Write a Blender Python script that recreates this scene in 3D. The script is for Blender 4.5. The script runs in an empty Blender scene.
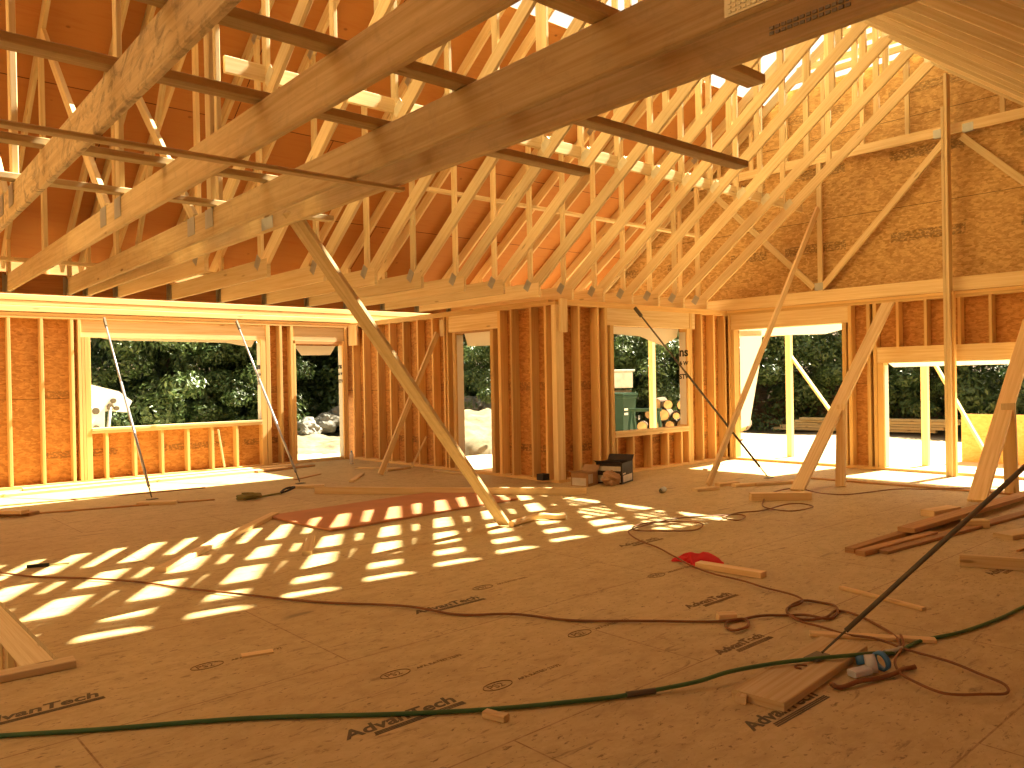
import bpy, bmesh, math, random
from mathutils import Vector, Matrix
R = random.Random(7)
SC = bpy.context.scene
COL = SC.collection

# ------------------------------------------------------------------ camera
cam_d = bpy.data.cameras.new('camera'); cam = bpy.data.objects.new('camera', cam_d); COL.objects.link(cam)
F_PX, YAW, PITCH, ROLL, CAM_H = 808.49, 48.216, -0.395, -1.079, 1.3835
cam_d.sensor_fit = 'HORIZONTAL'; cam_d.sensor_width = 36.0; cam_d.lens = F_PX / 1024 * 36.0
cam_d.clip_start = 0.02; cam_d.clip_end = 500
_a, _b, _r = (math.radians(v) for v in (YAW, PITCH, ROLL))
_F = Vector((math.cos(_a) * math.cos(_b), math.sin(_a) * math.cos(_b), math.sin(_b)))
_R = Vector((math.sin(_a), -math.cos(_a), 0)); _U = _R.cross(_F)
_R2 = _R * math.cos(_r) + _U * math.sin(_r); _U2 = -_R * math.sin(_r) + _U * math.cos(_r)
cam.matrix_world = Matrix(((_R2.x, _U2.x, -_F.x, 0), (_R2.y, _U2.y, -_F.y, 0), (_R2.z, _U2.z, -_F.z, CAM_H), (0, 0, 0, 1)))
SC.camera = cam

# ------------------------------------------------------------------ sky, sun, exposure
SUN_DIR = Vector((1.0, -0.13, 1.18)).normalized()          # towards the sun
w = bpy.data.worlds.new('sky'); SC.world = w; w.use_nodes = True
nt = w.node_tree; nt.nodes.clear()
sky = nt.nodes.new('ShaderNodeTexSky'); sky.sky_type = 'NISHITA'; sky.sun_disc = False
sky.sun_elevation = math.asin(SUN_DIR.z); sky.sun_rotation = math.atan2(SUN_DIR.x, SUN_DIR.y)
sky.dust_density = 2.0
mx = nt.nodes.new('ShaderNodeMix'); mx.data_type = 'RGBA'; mx.blend_type = 'MULTIPLY'; mx.inputs[0].default_value = 1.0
mx.inputs[7].default_value = (1.0, 0.72, 0.40, 1)
bg = nt.nodes.new('ShaderNodeBackground'); bg.inputs[1].default_value = 0.20
wo = nt.nodes.new('ShaderNodeOutputWorld')
nt.links.new(sky.outputs[0], mx.inputs[6]); nt.links.new(mx.outputs[2], bg.inputs[0]); nt.links.new(bg.outputs[0], wo.inputs[0])
sd = bpy.data.lights.new('sun', 'SUN'); so = bpy.data.objects.new('sun', sd); COL.objects.link(so)
sd.energy = 15.5; sd.color = (1.0, 0.91, 0.68); sd.angle = math.radians(0.53)
so.rotation_euler = (-SUN_DIR).to_track_quat('-Z', 'Y').to_euler(); so.location = (20, 0, 20)
SC.view_settings.view_transform = 'Standard'; SC.view_settings.look = 'None'
SC.view_settings.exposure = 1.2; SC.view_settings.gamma = 1.0; SC.view_settings.use_curve_mapping = False
SC.cycles.max_bounces = 12; SC.cycles.diffuse_bounces = 8
SC.cycles.sample_clamp_indirect = 6.0

# ------------------------------------------------------------------ materials
def mat(name):
    m = bpy.data.materials.new(name); m.use_nodes = True
    nt = m.node_tree; nt.nodes.clear()
    out = nt.nodes.new('ShaderNodeOutputMaterial'); b = nt.nodes.new('ShaderNodeBsdfPrincipled')
    nt.links.new(b.outputs[0], out.inputs[0]); b.inputs['Roughness'].default_value = 0.75
    b.inputs['Specular IOR Level'].default_value = 0.25
    return m, nt, b, out
class G:
    def __init__(s, nt): s.nt = nt
    def n(s, t, **k):
        x = s.nt.nodes.new(t)
        for a, v in k.items(): setattr(x, a, v)
        return x
    def l(s, a, b): s.nt.links.new(a, b)
    def val(s, sock, v):
        if hasattr(v, 'is_output'): s.l(v, sock)
        else: sock.default_value = v
    def math(s, op, a, b=0.0, c=None):
        x = s.n('ShaderNodeMath', operation=op); s.val(x.inputs[0], a); s.val(x.inputs[1], b)
        if c is not None: s.val(x.inputs[2], c)
        return x.outputs[0]
    def sep(s, v):
        x = s.n('ShaderNodeSeparateXYZ'); s.l(v, x.inputs[0]); return x.outputs
    def comb(s, a, b, c=0.0):
        x = s.n('ShaderNodeCombineXYZ')
        for i, v in enumerate((a, b, c)): s.val(x.inputs[i], v)
        return x.outputs[0]
    def noise(s, v, scale, detail=2.0, rough=0.5, dist=0.0):
        x = s.n('ShaderNodeTexNoise'); s.l(v, x.inputs['Vector']); x.inputs['Scale'].default_value = scale
        x.inputs['Detail'].default_value = detail; x.inputs['Roughness'].default_value = rough; x.inputs['Distortion'].default_value = dist
        return x.outputs[0]
    def voro(s, v, scale, out='Color', feat='F1'):
        x = s.n('ShaderNodeTexVoronoi', feature=feat); s.l(v, x.inputs['Vector']); x.inputs['Scale'].default_value = scale
        return x.outputs[out]
    def white(s, v):
        x = s.n('ShaderNodeTexWhiteNoise', noise_dimensions='1D'); s.val(x.inputs['W'], v); return x.outputs[0]
    def scale(s, v, xyz):
        x = s.n('ShaderNodeVectorMath', operation='MULTIPLY'); s.l(v, x.inputs[0]); x.inputs[1].default_value = xyz; return x.outputs[0]
    def add(s, v, u):
        x = s.n('ShaderNodeVectorMath', operation='ADD'); s.l(v, x.inputs[0]); s.val(x.inputs[1], u); return x.outputs[0]
    def ramp(s, f, stops):
        x = s.n('ShaderNodeValToRGB'); s.val(x.inputs[0], f); e = x.color_ramp.elements
        while len(e) < len(stops): e.new(0.5)
        for i, (p, c) in enumerate(stops): e[i].position = p; e[i].color = (*c, 1) if len(c) == 3 else c
        return x.outputs[0]
    def mix(s, f, a, b, blend='MIX'):
        x = s.n('ShaderNodeMix', data_type='RGBA', blend_type=blend); s.val(x.inputs[0], f)
        for sock, v in ((x.inputs[6], a), (x.inputs[7], b)):
            if hasattr(v, 'is_output'): s.l(v, sock)
            else: sock.default_value = (*v, 1)
        return x.outputs[2]
    def maprange(s, v, a, b, c=0.0, d=1.0):
        x = s.n('ShaderNodeMapRange'); s.val(x.inputs[0], v)
        for i, q in enumerate((a, b, c, d)): x.inputs[i + 1].default_value = q
        return x.outputs[0]
    def uv(s): return s.n('ShaderNodeTexCoord').outputs['UV']
    def pos(s): return s.n('ShaderNodeNewGeometry').outputs['Position']

def wood(name, base, dark, knots=0.5, stain=0.0):
    m, nt, b, out = mat(name); g = G(nt)
    uv = g.sep(g.uv())
    seed = g.math('FLOOR', g.math('MULTIPLY', uv[0], 0.01))
    rnd = g.n('ShaderNodeObjectInfo').outputs['Random']
    tone = g.white(g.math('ADD', seed, g.math('MULTIPLY', rnd, 37.0)))
    u = g.math('ADD', uv[0], g.math('MULTIPLY', rnd, 40.0)); v = uv[1]
    grain = g.noise(g.comb(g.math('MULTIPLY', u, 0.7), g.math('MULTIPLY', v, 24.0), tone), 1.6, 4, 0.6, 0.6)
    fine = g.noise(g.comb(g.math('MULTIPLY', u, 4.0), g.math('MULTIPLY', v, 160.0), tone), 1.0, 2, 0.6)
    c = g.mix(g.maprange(grain, 0.38, 0.7), base, dark)
    c = g.mix(g.math('MULTIPLY', g.maprange(fine, 0.45, 0.8), 0.25), c, dark)
    kn = g.voro(g.comb(g.math('MULTIPLY', u, 1.6), g.math('MULTIPLY', v, 7.0), tone), 1.0, 'Distance')
    c = g.mix(g.math('MULTIPLY', g.maprange(kn, 0.10, 0.05), knots), c, (dark[0] * .35, dark[1] * .28, dark[2] * .25))
    if stain:
        st = g.noise(g.comb(g.math('MULTIPLY', u, 3.0), g.math('MULTIPLY', v, 4.0), tone), 2.0, 5, 0.7, 1.5)
        c = g.mix(g.math('MULTIPLY', g.maprange(st, 0.5, 0.66), stain), c, (0.22, 0.16, 0.10))
    k = g.math('ADD', 0.82, g.math('MULTIPLY', tone, 0.36))
    c = g.mix(1.0, c, g.comb(k, k, k), 'MULTIPLY')
    g.l(c, b.inputs['Base Color'])
    return m
def osb(name, lo, hi, bands=(), seams=None, stretch=(1, 1, 2.2)):
    m, nt, b, out = mat(name); g = G(nt)
    p = g.pos(); q = g.scale(p, stretch)
    wob = g.n('ShaderNodeTexNoise'); g.l(q, wob.inputs['Vector']); wob.inputs['Scale'].default_value = 7.0
    q2 = g.add(q, g.scale(wob.outputs['Color'], (0.12, 0.12, 0.12)))
    fl = g.sep(g.voro(q2, 17.0))[0]; fl2 = g.sep(g.voro(g.add(q2, (3.1, 1.7, 0.4)), 31.0))[1]
    big = g.noise(p, 0.9, 3)
    t = g.math('ADD', g.math('MULTIPLY', fl, 0.5), g.math('ADD', g.math('MULTIPLY', fl2, 0.25), g.math('MULTIPLY', big, 0.3)))
    c = g.mix(g.maprange(t, 0.25, 0.8), lo, hi)
    dk = g.noise(g.scale(p, (9, 9, 26)), 1.0, 3, 0.65)
    c = g.mix(g.math('MULTIPLY', g.maprange(dk, 0.62, 0.72), 0.6), c, (lo[0] * .35, lo[1] * .3, lo[2] * .3))
    s = g.sep(p)
    for z0, hh, amt in bands:
        inb = g.math('LESS_THAN', g.math('ABSOLUTE', g.math('SUBTRACT', s[2], z0)), hh)
        along = g.math('ADD', s[0], s[1])
        bl = g.math('GREATER_THAN', g.white(g.math('FLOOR', g.math('MULTIPLY', along, 3.1))), 0.35)
        fn = g.maprange(g.noise(g.comb(g.math('MULTIPLY', along, 26.0), g.math('MULTIPLY', s[2], 40.0)), 1.0, 2), 0.42, 0.5)
        c = g.mix(g.math('MULTIPLY', g.math('MULTIPLY', inb, bl), g.math('MULTIPLY', fn, amt)), c, (0.05, 0.035, 0.02))
    if seams:
        for z0 in seams:
            ln = g.math('LESS_THAN', g.math('ABSOLUTE', g.math('SUBTRACT', s[2], z0)), 0.004)
            c = g.mix(g.math('MULTIPLY', ln, 0.8), c, (0.03, 0.015, 0.008))
    g.l(c, b.inputs['Base Color']); b.inputs['Roughness'].default_value = 0.7
    return m
def plain(name, col, rough=0.6, metal=0.0, var=0.12, vs=8.0):
    m, nt, b, out = mat(name); g = G(nt)
    n = g.noise(g.n('ShaderNodeTexCoord').outputs['Object'], vs, 3)
    c = g.mix(g.maprange(n, 0.3, 0.7), tuple(x * (1 - var) for x in col), tuple(min(1, x * (1 + var)) for x in col))
    g.l(c, b.inputs['Base Color']); b.inputs['Roughness'].default_value = rough; b.inputs['Metallic'].default_value = metal
    return m
def sheer(name, col, t=0.45):
    m, nt, b, out = mat(name); g = G(nt)
    b.inputs['Base Color'].default_value = (*col, 1)
    tr = g.n('ShaderNodeBsdfTranslucent'); tr.inputs[0].default_value = (*col, 1)
    ms = g.n('ShaderNodeMixShader'); ms.inputs[0].default_value = t
    g.l(b.outputs[0], ms.inputs[1]); g.l(tr.outputs[0], ms.inputs[2]); g.l(ms.outputs[0], out.inputs[0])
    return m

M = {}
M['pine'] = wood('pine', (0.71, 0.545, 0.295), (0.58, 0.39, 0.17), 0.65)
M['truss'] = wood('truss_pine', (0.71, 0.56, 0.31), (0.60, 0.43, 0.20), 0.55)
M['old'] = wood('weathered_pine', (0.67, 0.515, 0.275), (0.52, 0.36, 0.16), 0.85, 0.18)
M['stained'] = wood('stained_pine', (0.68, 0.55, 0.32), (0.52, 0.38, 0.19), 0.6, 0.8)
M['pale'] = wood('pale_pine', (0.76, 0.56, 0.29), (0.64, 0.43, 0.18), 0.4)
M['stud'] = wood('stud_pine', (0.71, 0.47, 0.19), (0.60, 0.36, 0.12), 0.4)
M['brown'] = wood('brown_lumber', (0.50, 0.29, 0.12), (0.36, 0.18, 0.07), 0.5, 0.3)
M['rim'] = wood('dark_rim', (0.34, 0.15, 0.045), (0.24, 0.10, 0.03), 0.2)
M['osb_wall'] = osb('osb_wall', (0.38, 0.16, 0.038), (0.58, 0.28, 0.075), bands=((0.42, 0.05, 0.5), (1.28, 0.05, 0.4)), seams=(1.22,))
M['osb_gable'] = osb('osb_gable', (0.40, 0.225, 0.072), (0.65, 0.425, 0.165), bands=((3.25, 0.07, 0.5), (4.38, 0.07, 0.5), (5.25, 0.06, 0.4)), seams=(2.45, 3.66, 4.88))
M['metal'] = plain('galvanised_plate', (0.42, 0.42, 0.38), 0.45, 0.6)
M['bright'] = plain('bright_nail_plate', (0.66, 0.60, 0.42), 0.4, 0.3)
M['hanger'] = plain('joist_hanger_steel', (0.30, 0.27, 0.20), 0.5, 0.5)
M['brace'] = plain('brace_steel', (0.40, 0.40, 0.42), 0.35, 0.7)
M['dark'] = plain('dark_steel', (0.12, 0.095, 0.06), 0.5, 0.2)
M['wrap'] = sheer('house_wrap', (0.82, 0.78, 0.68))
M['ink'] = plain('printed_ink', (0.13, 0.10, 0.055), 0.8)
M['inkfaint'] = plain('faded_ink', (0.20, 0.125, 0.055), 0.8)
M['black'] = plain('black_ink', (0.015, 0.015, 0.015), 0.7)
M['cord'] = plain('orange_cord', (0.21, 0.085, 0.028), 0.5)
M['green'] = plain('green_hose', (0.055, 0.12, 0.035), 0.45)
M['red'] = sheer('red_cloth', (0.75, 0.035, 0.03), 0.3)
M['ply'] = plain('red_plywood', (0.46, 0.20, 0.085), 0.7, 0, 0.12, 3.0)
M['white'] = plain('white_paint', (0.80, 0.78, 0.70), 0.4)
M['binGreen'] = plain('green_plastic', (0.02, 0.05, 0.03), 0.4)
M['card'] = plain('cardboard', (0.40, 0.24, 0.12), 0.8)
M['cardblack'] = plain('black_card', (0.035, 0.028, 0.025), 0.6)
M['label'] = plain('pale_label', (0.62, 0.56, 0.46), 0.7)
M['blue'] = plain('blue_plastic', (0.08, 0.22, 0.42), 0.35)
M['clear'] = sheer('pale_plastic', (0.70, 0.68, 0.66), 0.3)
M['olive'] = plain('olive_webbing', (0.20, 0.17, 0.05), 0.8)
M['rock'] = plain('boulder_stone', (0.19, 0.185, 0.165), 0.9, 0, 0.35, 2.0)
M['bark'] = plain('bark', (0.13, 0.085, 0.05), 0.95, 0, 0.4, 6.0)
M['trunk'] = plain('tree_trunk_bark', (0.10, 0.075, 0.05), 0.95, 0, 0.4, 6.0)
M['logend'] = plain('cut_log_end', (0.58, 0.36, 0.16), 0.9, 0, 0.25, 5.0)
M['yellowboard'] = osb('outdoor_sheathing', (0.60, 0.32, 0.09), (0.72, 0.42, 0.15))
M['car'] = plain('dark_blue_paint', (0.02, 0.03, 0.05), 0.25)
M['carglass'] = plain('car_glass', (0.25, 0.3, 0.38), 0.1)

def leaf_mat(name, a, b_):
    m, nt, b, out = mat(name); g = G(nt)
    r = g.n('ShaderNodeNewGeometry').outputs['Random Per Island']
    ob = g.n('ShaderNodeObjectInfo').outputs['Random']
    c = g.mix(g.math('ADD', g.math('MULTIPLY', r, 0.7), g.math('MULTIPLY', ob, 0.3)), a, b_)
    g.l(c, b.inputs['Base Color']); b.inputs['Roughness'].default_value = 0.4; b.inputs['Specular IOR Level'].default_value = 0.5
    tr = g.n('ShaderNodeBsdfTranslucent'); g.l(c, tr.inputs[0])
    ms = g.n('ShaderNodeMixShader'); ms.inputs[0].default_value = 0.25
    g.l(b.outputs[0], ms.inputs[1]); g.l(tr.outputs[0], ms.inputs[2]); g.l(ms.outputs[0], out.inputs[0])
    return m
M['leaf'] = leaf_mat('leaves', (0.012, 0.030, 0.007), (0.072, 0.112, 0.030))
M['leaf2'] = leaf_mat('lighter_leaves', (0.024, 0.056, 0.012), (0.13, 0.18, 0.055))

def deck_mat():
    m, nt, b, out = mat('roof_sheathing'); g = G(nt)
    uv = g.uv(); s = g.sep(uv)
    br = g.n('ShaderNodeTexBrick'); g.l(uv, br.inputs['Vector']); br.inputs['Scale'].default_value = 1.0
    br.inputs['Brick Width'].default_value = 2.44; br.inputs['Row Height'].default_value = 1.22
    br.inputs['Mortar Size'].default_value = 0.005; br.inputs['Mortar Smooth'].default_value = 0.0
    br.inputs['Color1'].default_value = (0.46, 0.195, 0.048, 1); br.inputs['Color2'].default_value = (0.51, 0.225, 0.058, 1); br.inputs['Mortar'].default_value = (0.08, 0.025, 0.01, 1)
    n = g.noise(g.comb(g.math('MULTIPLY', s[0], 1.2), g.math('MULTIPLY', s[1], 10.0)), 1.5, 4, 0.6, 0.8)
    c = g.mix(g.math('MULTIPLY', g.maprange(n, 0.5, 0.75), 0.5), br.outputs[0], (0.40, 0.13, 0.03))
    sp = g.voro(g.scale(uv, (1, 1.6, 1)), 2.6, 'Distance')
    c = g.mix(g.math('MULTIPLY', g.maprange(sp, 0.07, 0.04), 0.6), c, (0.15, 0.05, 0.015))
    g.l(c, b.inputs['Base Color']); return m
M['deck'] = deck_mat()
def floor_mat():
    m, nt, b, out = mat('subfloor'); g = G(nt)
    p = g.pos(); s = g.sep(p)
    br = g.n('ShaderNodeTexBrick'); g.l(g.add(p, (0.4, 0.13, 0)), br.inputs['Vector']); br.inputs['Scale'].default_value = 1.0
    br.inputs['Brick Width'].default_value = 2.44; br.inputs['Row Height'].default_value = 1.22
    br.inputs['Mortar Size'].default_value = 0.004; br.inputs['Mortar Smooth'].default_value = 0.0
    br.inputs['Color1'].default_value = (0.50, 0.372, 0.168, 1); br.inputs['Color2'].default_value = (0.53, 0.398, 0.183, 1); br.inputs['Mortar'].default_value = (0.26, 0.15, 0.06, 1)
    q = g.scale(p, (1, 1.9, 1))
    wob = g.n('ShaderNodeTexNoise'); g.l(q, wob.inputs['Vector']); wob.inputs['Scale'].default_value = 9.0
    q2 = g.add(q, g.scale(wob.outputs['Color'], (0.1, 0.1, 0.0)))
    fl = g.sep(g.voro(q2, 22.0))[0]
    c = g.mix(g.math('MULTIPLY', g.maprange(fl, 0.2, 0.9), 0.35), br.outputs[0], (0.60, 0.46, 0.235))
    mott = g.noise(g.scale(p, (5, 9, 1)), 1.0, 6, 0.75, 0.5)
    c = g.mix(g.math('MULTIPLY', g.maprange(mott, 0.45, 0.68), 0.55), c, (0.35, 0.245, 0.105))
    st = g.noise(g.scale(p, (3.4, 15, 1)), 1.0, 5, 0.70, 0.7)
    c = g.mix(g.math('MULTIPLY', g.maprange(st, 0.60, 0.68), 0.6), c, (0.15, 0.088, 0.036))
    st2 = g.noise(g.scale(p, (20, 44, 1)), 1.0, 4, 0.72, 0.6)
    c = g.mix(g.math('MULTIPLY', g.maprange(st2, 0.59, 0.66), 0.75), c, (0.13, 0.075, 0.03))
    bg_ = g.noise(p, 0.7, 4, 0.6)
    c = g.mix(g.math('MULTIPLY', g.maprange(bg_, 0.45, 0.72), 0.3), c, (0.30, 0.18, 0.07))
    spot = g.noise(g.scale(p, (1.1, 3.2, 1)), 1.0, 2, 0.5, 0.3)
    c = g.mix(g.math('MULTIPLY', g.maprange(spot, 0.71, 0.75), 0.55), c, (0.12, 0.085, 0.05))
    g.l(c, b.inputs['Base Color']); b.inputs['Roughness'].default_value = 0.6
    return m
M['floor'] = floor_mat()
def ground_mat():
    m, nt, b, out = mat('site_ground'); g = G(nt)
    p = g.pos(); s = g.sep(p)
    n = g.noise(p, 0.5, 5, 0.65); n2 = g.noise(p, 5.0, 4, 0.7)
    d = g.math('ADD', g.math('SQRT', g.math('ADD', g.math('POWER', g.math('SUBTRACT', s[0], 5.0), 2.0), g.math('POWER', g.math('SUBTRACT', s[1], 6.0), 2.0))), g.math('MULTIPLY', n, 5.0))
    sand = g.mix(g.maprange(n2, 0.3, 0.7), (0.50, 0.40, 0.25), (0.66, 0.55, 0.37))
    c = g.mix(g.maprange(d, 15.0, 19.5), sand, (0.10, 0.07, 0.04))
    g.l(c, b.inputs['Base Color']); b.inputs['Roughness'].default_value = 0.95
    return m
M['ground'] = ground_mat()

# ------------------------------------------------------------------ mesh builder
class MB:
    def __init__(s): s.v = []; s.f = []; s.uv = []; s.mi = []; s.sm = []
    def face(s, idx, uvs, mi=0, sm=False): s.f.append(idx); s.uv.append(uvs); s.mi.append(mi); s.sm.append(sm)
    def board(s, p0, p1, w, d, up=(0, 0, 1), ch=0.004, mi=0, cut0=0.0, cut1=0.0):
        p0 = Vector(p0); p1 = Vector(p1); D = p1 - p0; L = D.length; D = D / L; up = Vector(up)
        V = up - D * up.dot(D)
        if V.length < 1e-4: V = Vector((1, 0, 0)) - D * D.x
        V.normalize(); S = D.cross(V)
        a, b = w / 2, d / 2; c = min(ch, a * .4, b * .4)
        prof = [(-a + c, -b), (a - c, -b), (a, -b + c), (a, b - c), (a - c, b), (-a + c, b), (-a, b - c), (-a, -b + c)]
        u0 = 100.0 * R.randint(1, 900) + 50; n0 = len(s.v)
        for base, cut in ((p0, cut0), (p1, -cut1)):
            for x, y in prof: s.v.append(base + S * x + V * y + D * (cut * y))
        per = [0.0]
        for i in range(8):
            q, r = prof[i], prof[(i + 1) % 8]; per.append(per[-1] + math.hypot(q[0] - r[0], q[1] - r[1]))
        for i in range(8):
            j = (i + 1) % 8
            s.face((n0 + i, n0 + j, n0 + 8 + j, n0 + 8 + i), ((u0, per[i]), (u0, per[i + 1]), (u0 + L, per[i + 1]), (u0 + L, per[i])), mi)
        s.face(tuple(n0 + i for i in range(8)), tuple((u0 + x * .3, y) for x, y in prof), mi)
        s.face(tuple(n0 + 8 + i for i in reversed(range(8))), tuple((u0 + x * .3, y) for x, y in reversed(prof)), mi)
        return s
    def box(s, lo, hi, mi=0, ch=0.003):
        lo = Vector(lo); hi = Vector(hi); d = hi - lo; ax = max(range(3), key=lambda i: d[i])
        c = (lo + hi) / 2; e = Vector((0, 0, 0)); e[ax] = d[ax] / 2
        if ax == 2: return s.board(c - e, c + e, d.y, d.x, (1, 0, 0), ch, mi)
        if ax == 0: return s.board(c - e, c + e, d.y, d.z, (0, 0, 1), ch, mi)
        return s.board(c - e, c + e, d.x, d.z, (0, 0, 1), ch, mi)
    def tube(s, pts, r, n=8, mi=0, cap=True):
        pts = [Vector(p) for p in pts]; rs = r if isinstance(r, (list, tuple)) else [r] * len(pts); n0 = len(s.v); N = None; u = 0
        us = []
        for i, p in enumerate(pts):
            t = (pts[min(i + 1, len(pts) - 1)] - pts[max(i - 1, 0)]).normalized()
            if N is None: N = t.orthogonal().normalized()
            N = (N - t * N.dot(t)).normalized(); B = t.cross(N)
            if i: u += (p - pts[i - 1]).length
            us.append(u)
            for k in range(n):
                an = 2 * math.pi * k / n; s.v.append(p + (N * math.cos(an) + B * math.sin(an)) * rs[i])
        for i in range(len(pts) - 1):
            for k in range(n):
                k2 = (k + 1) % n; a = n0 + i * n
                s.face((a + k, a + k2, a + n + k2, a + n + k), ((us[i], k / n), (us[i], (k + 1) / n), (us[i + 1], (k + 1) / n), (us[i + 1], k / n)), mi, True)
        if cap:
            s.face(tuple(n0 + k for k in reversed(range(n))), ((0, 0),) * n, mi)
            e = n0 + (len(pts) - 1) * n; s.face(tuple(e + k for k in range(n)), ((0, 0),) * n, mi)
        return s
    def poly(s, pts, uvs=None, mi=0):
        n0 = len(s.v); s.v += [Vector(p) for p in pts]
        s.face(tuple(range(n0, n0 + len(pts))), tuple(uvs) if uvs else tuple((p[0], p[1]) for p in pts), mi); return s
    def prism(s, pts, off, mi=0):
        """closed slab: outline pts pushed along off"""
        n = len(pts); n0 = len(s.v); off = Vector(off); s.v += [Vector(p) for p in pts] + [Vector(p) + off for p in pts]
        uvf = lambda p: (p[0] + p[1] * .7, p[2] + p[1] * .3)
        s.face(tuple(range(n0, n0 + n)), tuple(uvf(p) for p in pts), mi)
        s.face(tuple(n0 + n + i for i in reversed(range(n))), tuple(uvf(p) for p in reversed(pts)), mi)
        for i in range(n):
            j = (i + 1) % n; a, b = pts[i], pts[j]
            s.face((n0 + i, n0 + n + i, n0 + n + j, n0 + j), (uvf(a), uvf(a), uvf(b), uvf(b)), mi)
        return s
    def build(s, name, mats, parent=None, origin=(0, 0, 0), recalc=True):
        o = Vector(origin); me = bpy.data.meshes.new(name)
        me.from_pydata([tuple(v - o) for v in s.v], [], s.f)
        ul = me.uv_layers.new(name='UVMap'); k = 0
        for fi, f in enumerate(s.f):
            for j in range(len(f)): ul.data[k].uv = s.uv[fi][j]; k += 1
        if not isinstance(mats, (list, tuple)): mats = [mats]
        for m in mats: me.materials.append(M[m] if isinstance(m, str) else m)
        me.polygons.foreach_set('material_index', s.mi); me.polygons.foreach_set('use_smooth', s.sm)
        if recalc:
            bm = bmesh.new(); bm.from_mesh(me); bmesh.ops.recalc_face_normals(bm, faces=bm.faces); bm.to_mesh(me); bm.free()
        me.update(); ob = bpy.data.objects.new(name, me); COL.objects.link(ob)
        if parent: ob.parent = parent
        else: ob.location = o
        return ob
def tag(o, label, cat, group=None, kind=None):
    o['label'] = label; o['category'] = cat
    if group: o['group'] = group
    if kind: o['kind'] = kind
    return o
def thing(name, label, cat, loc, group=None):
    e = bpy.data.objects.new(name, None); COL.objects.link(e); e.location = loc; e.empty_display_size = .1
    return tag(e, label, cat, group)
def struct(o): o['kind'] = 'structure'; return o
def dup(root, loc, label, rotz=None):
    r = root.copy(); COL.objects.link(r); r.location = loc; r['label'] = label
    if rotz is not None: r.rotation_euler = (0, 0, rotz)
    for ch in list(root.children):
        c = ch.copy(); COL.objects.link(c); c.parent = r
        for g_ in ch.children:
            d = g_.copy(); COL.objects.link(d); d.parent = c
    return r
def lumber(p0, p1, w, d, label, cat='board', name='board', m='pine', up=(0, 0, 1), group=None, ch=.004):
    c = (Vector(p0) + Vector(p1)) / 2
    o = MB().board(p0, p1, w, d, up, ch).build(name, m, None, c); return tag(o, label, cat, group)
def smooth(pts, n=6):
    P = [Vector(p) for p in pts]; out = []
    for i in range(len(P) - 1):
        a, b, c, d = P[max(i - 1, 0)], P[i], P[i + 1], P[min(i + 2, len(P) - 1)]
        for k in range(n):
            t = k / n; out.append(0.5 * ((2 * b) + (c - a) * t + (2 * a - 5 * b + 4 * c - d) * t * t + (3 * b - 3 * c + d - a) * t ** 3))
    out.append(P[-1]); return out
ORD = ['first', 'second', 'third', 'fourth', 'fifth', 'sixth', 'seventh', 'eighth', 'ninth', 'tenth', 'eleventh', 'twelfth', 'thirteenth', 'fourteenth']

# ------------------------------------------------------------------ key dimensions
XJ, YB, YA, XG = 7.48, 7.49, 12.70, 11.41      # jog wall, window wall, far wall, gable wall (inner faces)
H = 2.34                                        # underside of the top plates
YR, YE, YG = 4.02, 10.5, 10.15                  # ridge line, eave, girder
PITCH_T, PITCH_V = 0.72, 0.78
def roof_z(y): return 2.86 + PITCH_T * (YE - (y if y >= YR else 2 * YR - y))    # underside of the sheathing
def vault_z(y): return 5.309 - PITCH_V * abs(y - YR)                            # centre line of the vaulted chord
TX = lambda i: 3.506 + 0.6096 * i

# ------------------------------------------------------------------ floor, with the stair opening
mb = MB()
hx0, hx1, hy0, hy1 = -1.6, 0.995, 4.62, 7.9
def slab(x0, x1, y0, y1): mb.box((x0, y0, -0.03), (x1, y1, 0.0), ch=0.0005)
slab(-4, XJ + .14, -3, hy0); slab(hx1, XJ + .14, hy0, hy1); slab(-4, hx0, hy0, hy1); slab(-4, XJ + .14, hy1, YA + .14); slab(XJ + .14, XG + .14, -3, YB + .14)
floor = struct(mb.build('floor', 'floor'))
mb = MB()
mb.board((hx1 + .02, hy0 - .3, -.16), (hx1 + .02, hy1 + .3, -.16), .038, .25); mb.board((hx1 + .06, hy0 - .3, -.16), (hx1 + .06, hy1 + .3, -.16), .038, .25)
mb.build('rim_joist', 'pine', floor)
MB().board((hx0, hy0 - .03, -.16), (hx1, hy0 - .03, -.16), .038, .25).build('rim_joist', 'pine', floor)
MB().board((hx0, hy1 + .03, -.16), (hx1, hy1 + .03, -.16), .038, .25).build('rim_joist', 'pine', floor)
mb = MB()
for y in (4.9, 5.3, 5.7, 6.1, 6.5, 6.9): mb.box((1.02, y, -2.4), (1.06, y + .09, -.29))
mb.build('basement_stud', 'stud', floor)
struct(MB().box((1.2, 3.5, -2.45), (1.24, 9, -.3)).build('wall_basement', 'osb_wall'))
struct(MB().box((-4, 3, -2.5), (1.3, 9, -2.44)).build('floor_basement', 'rock'))
lumber((0.35, 4.50, .019), (1.03, 4.45, .019), .089, .038, 'short pale stud lying flat along the front edge of the stair opening')

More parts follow.
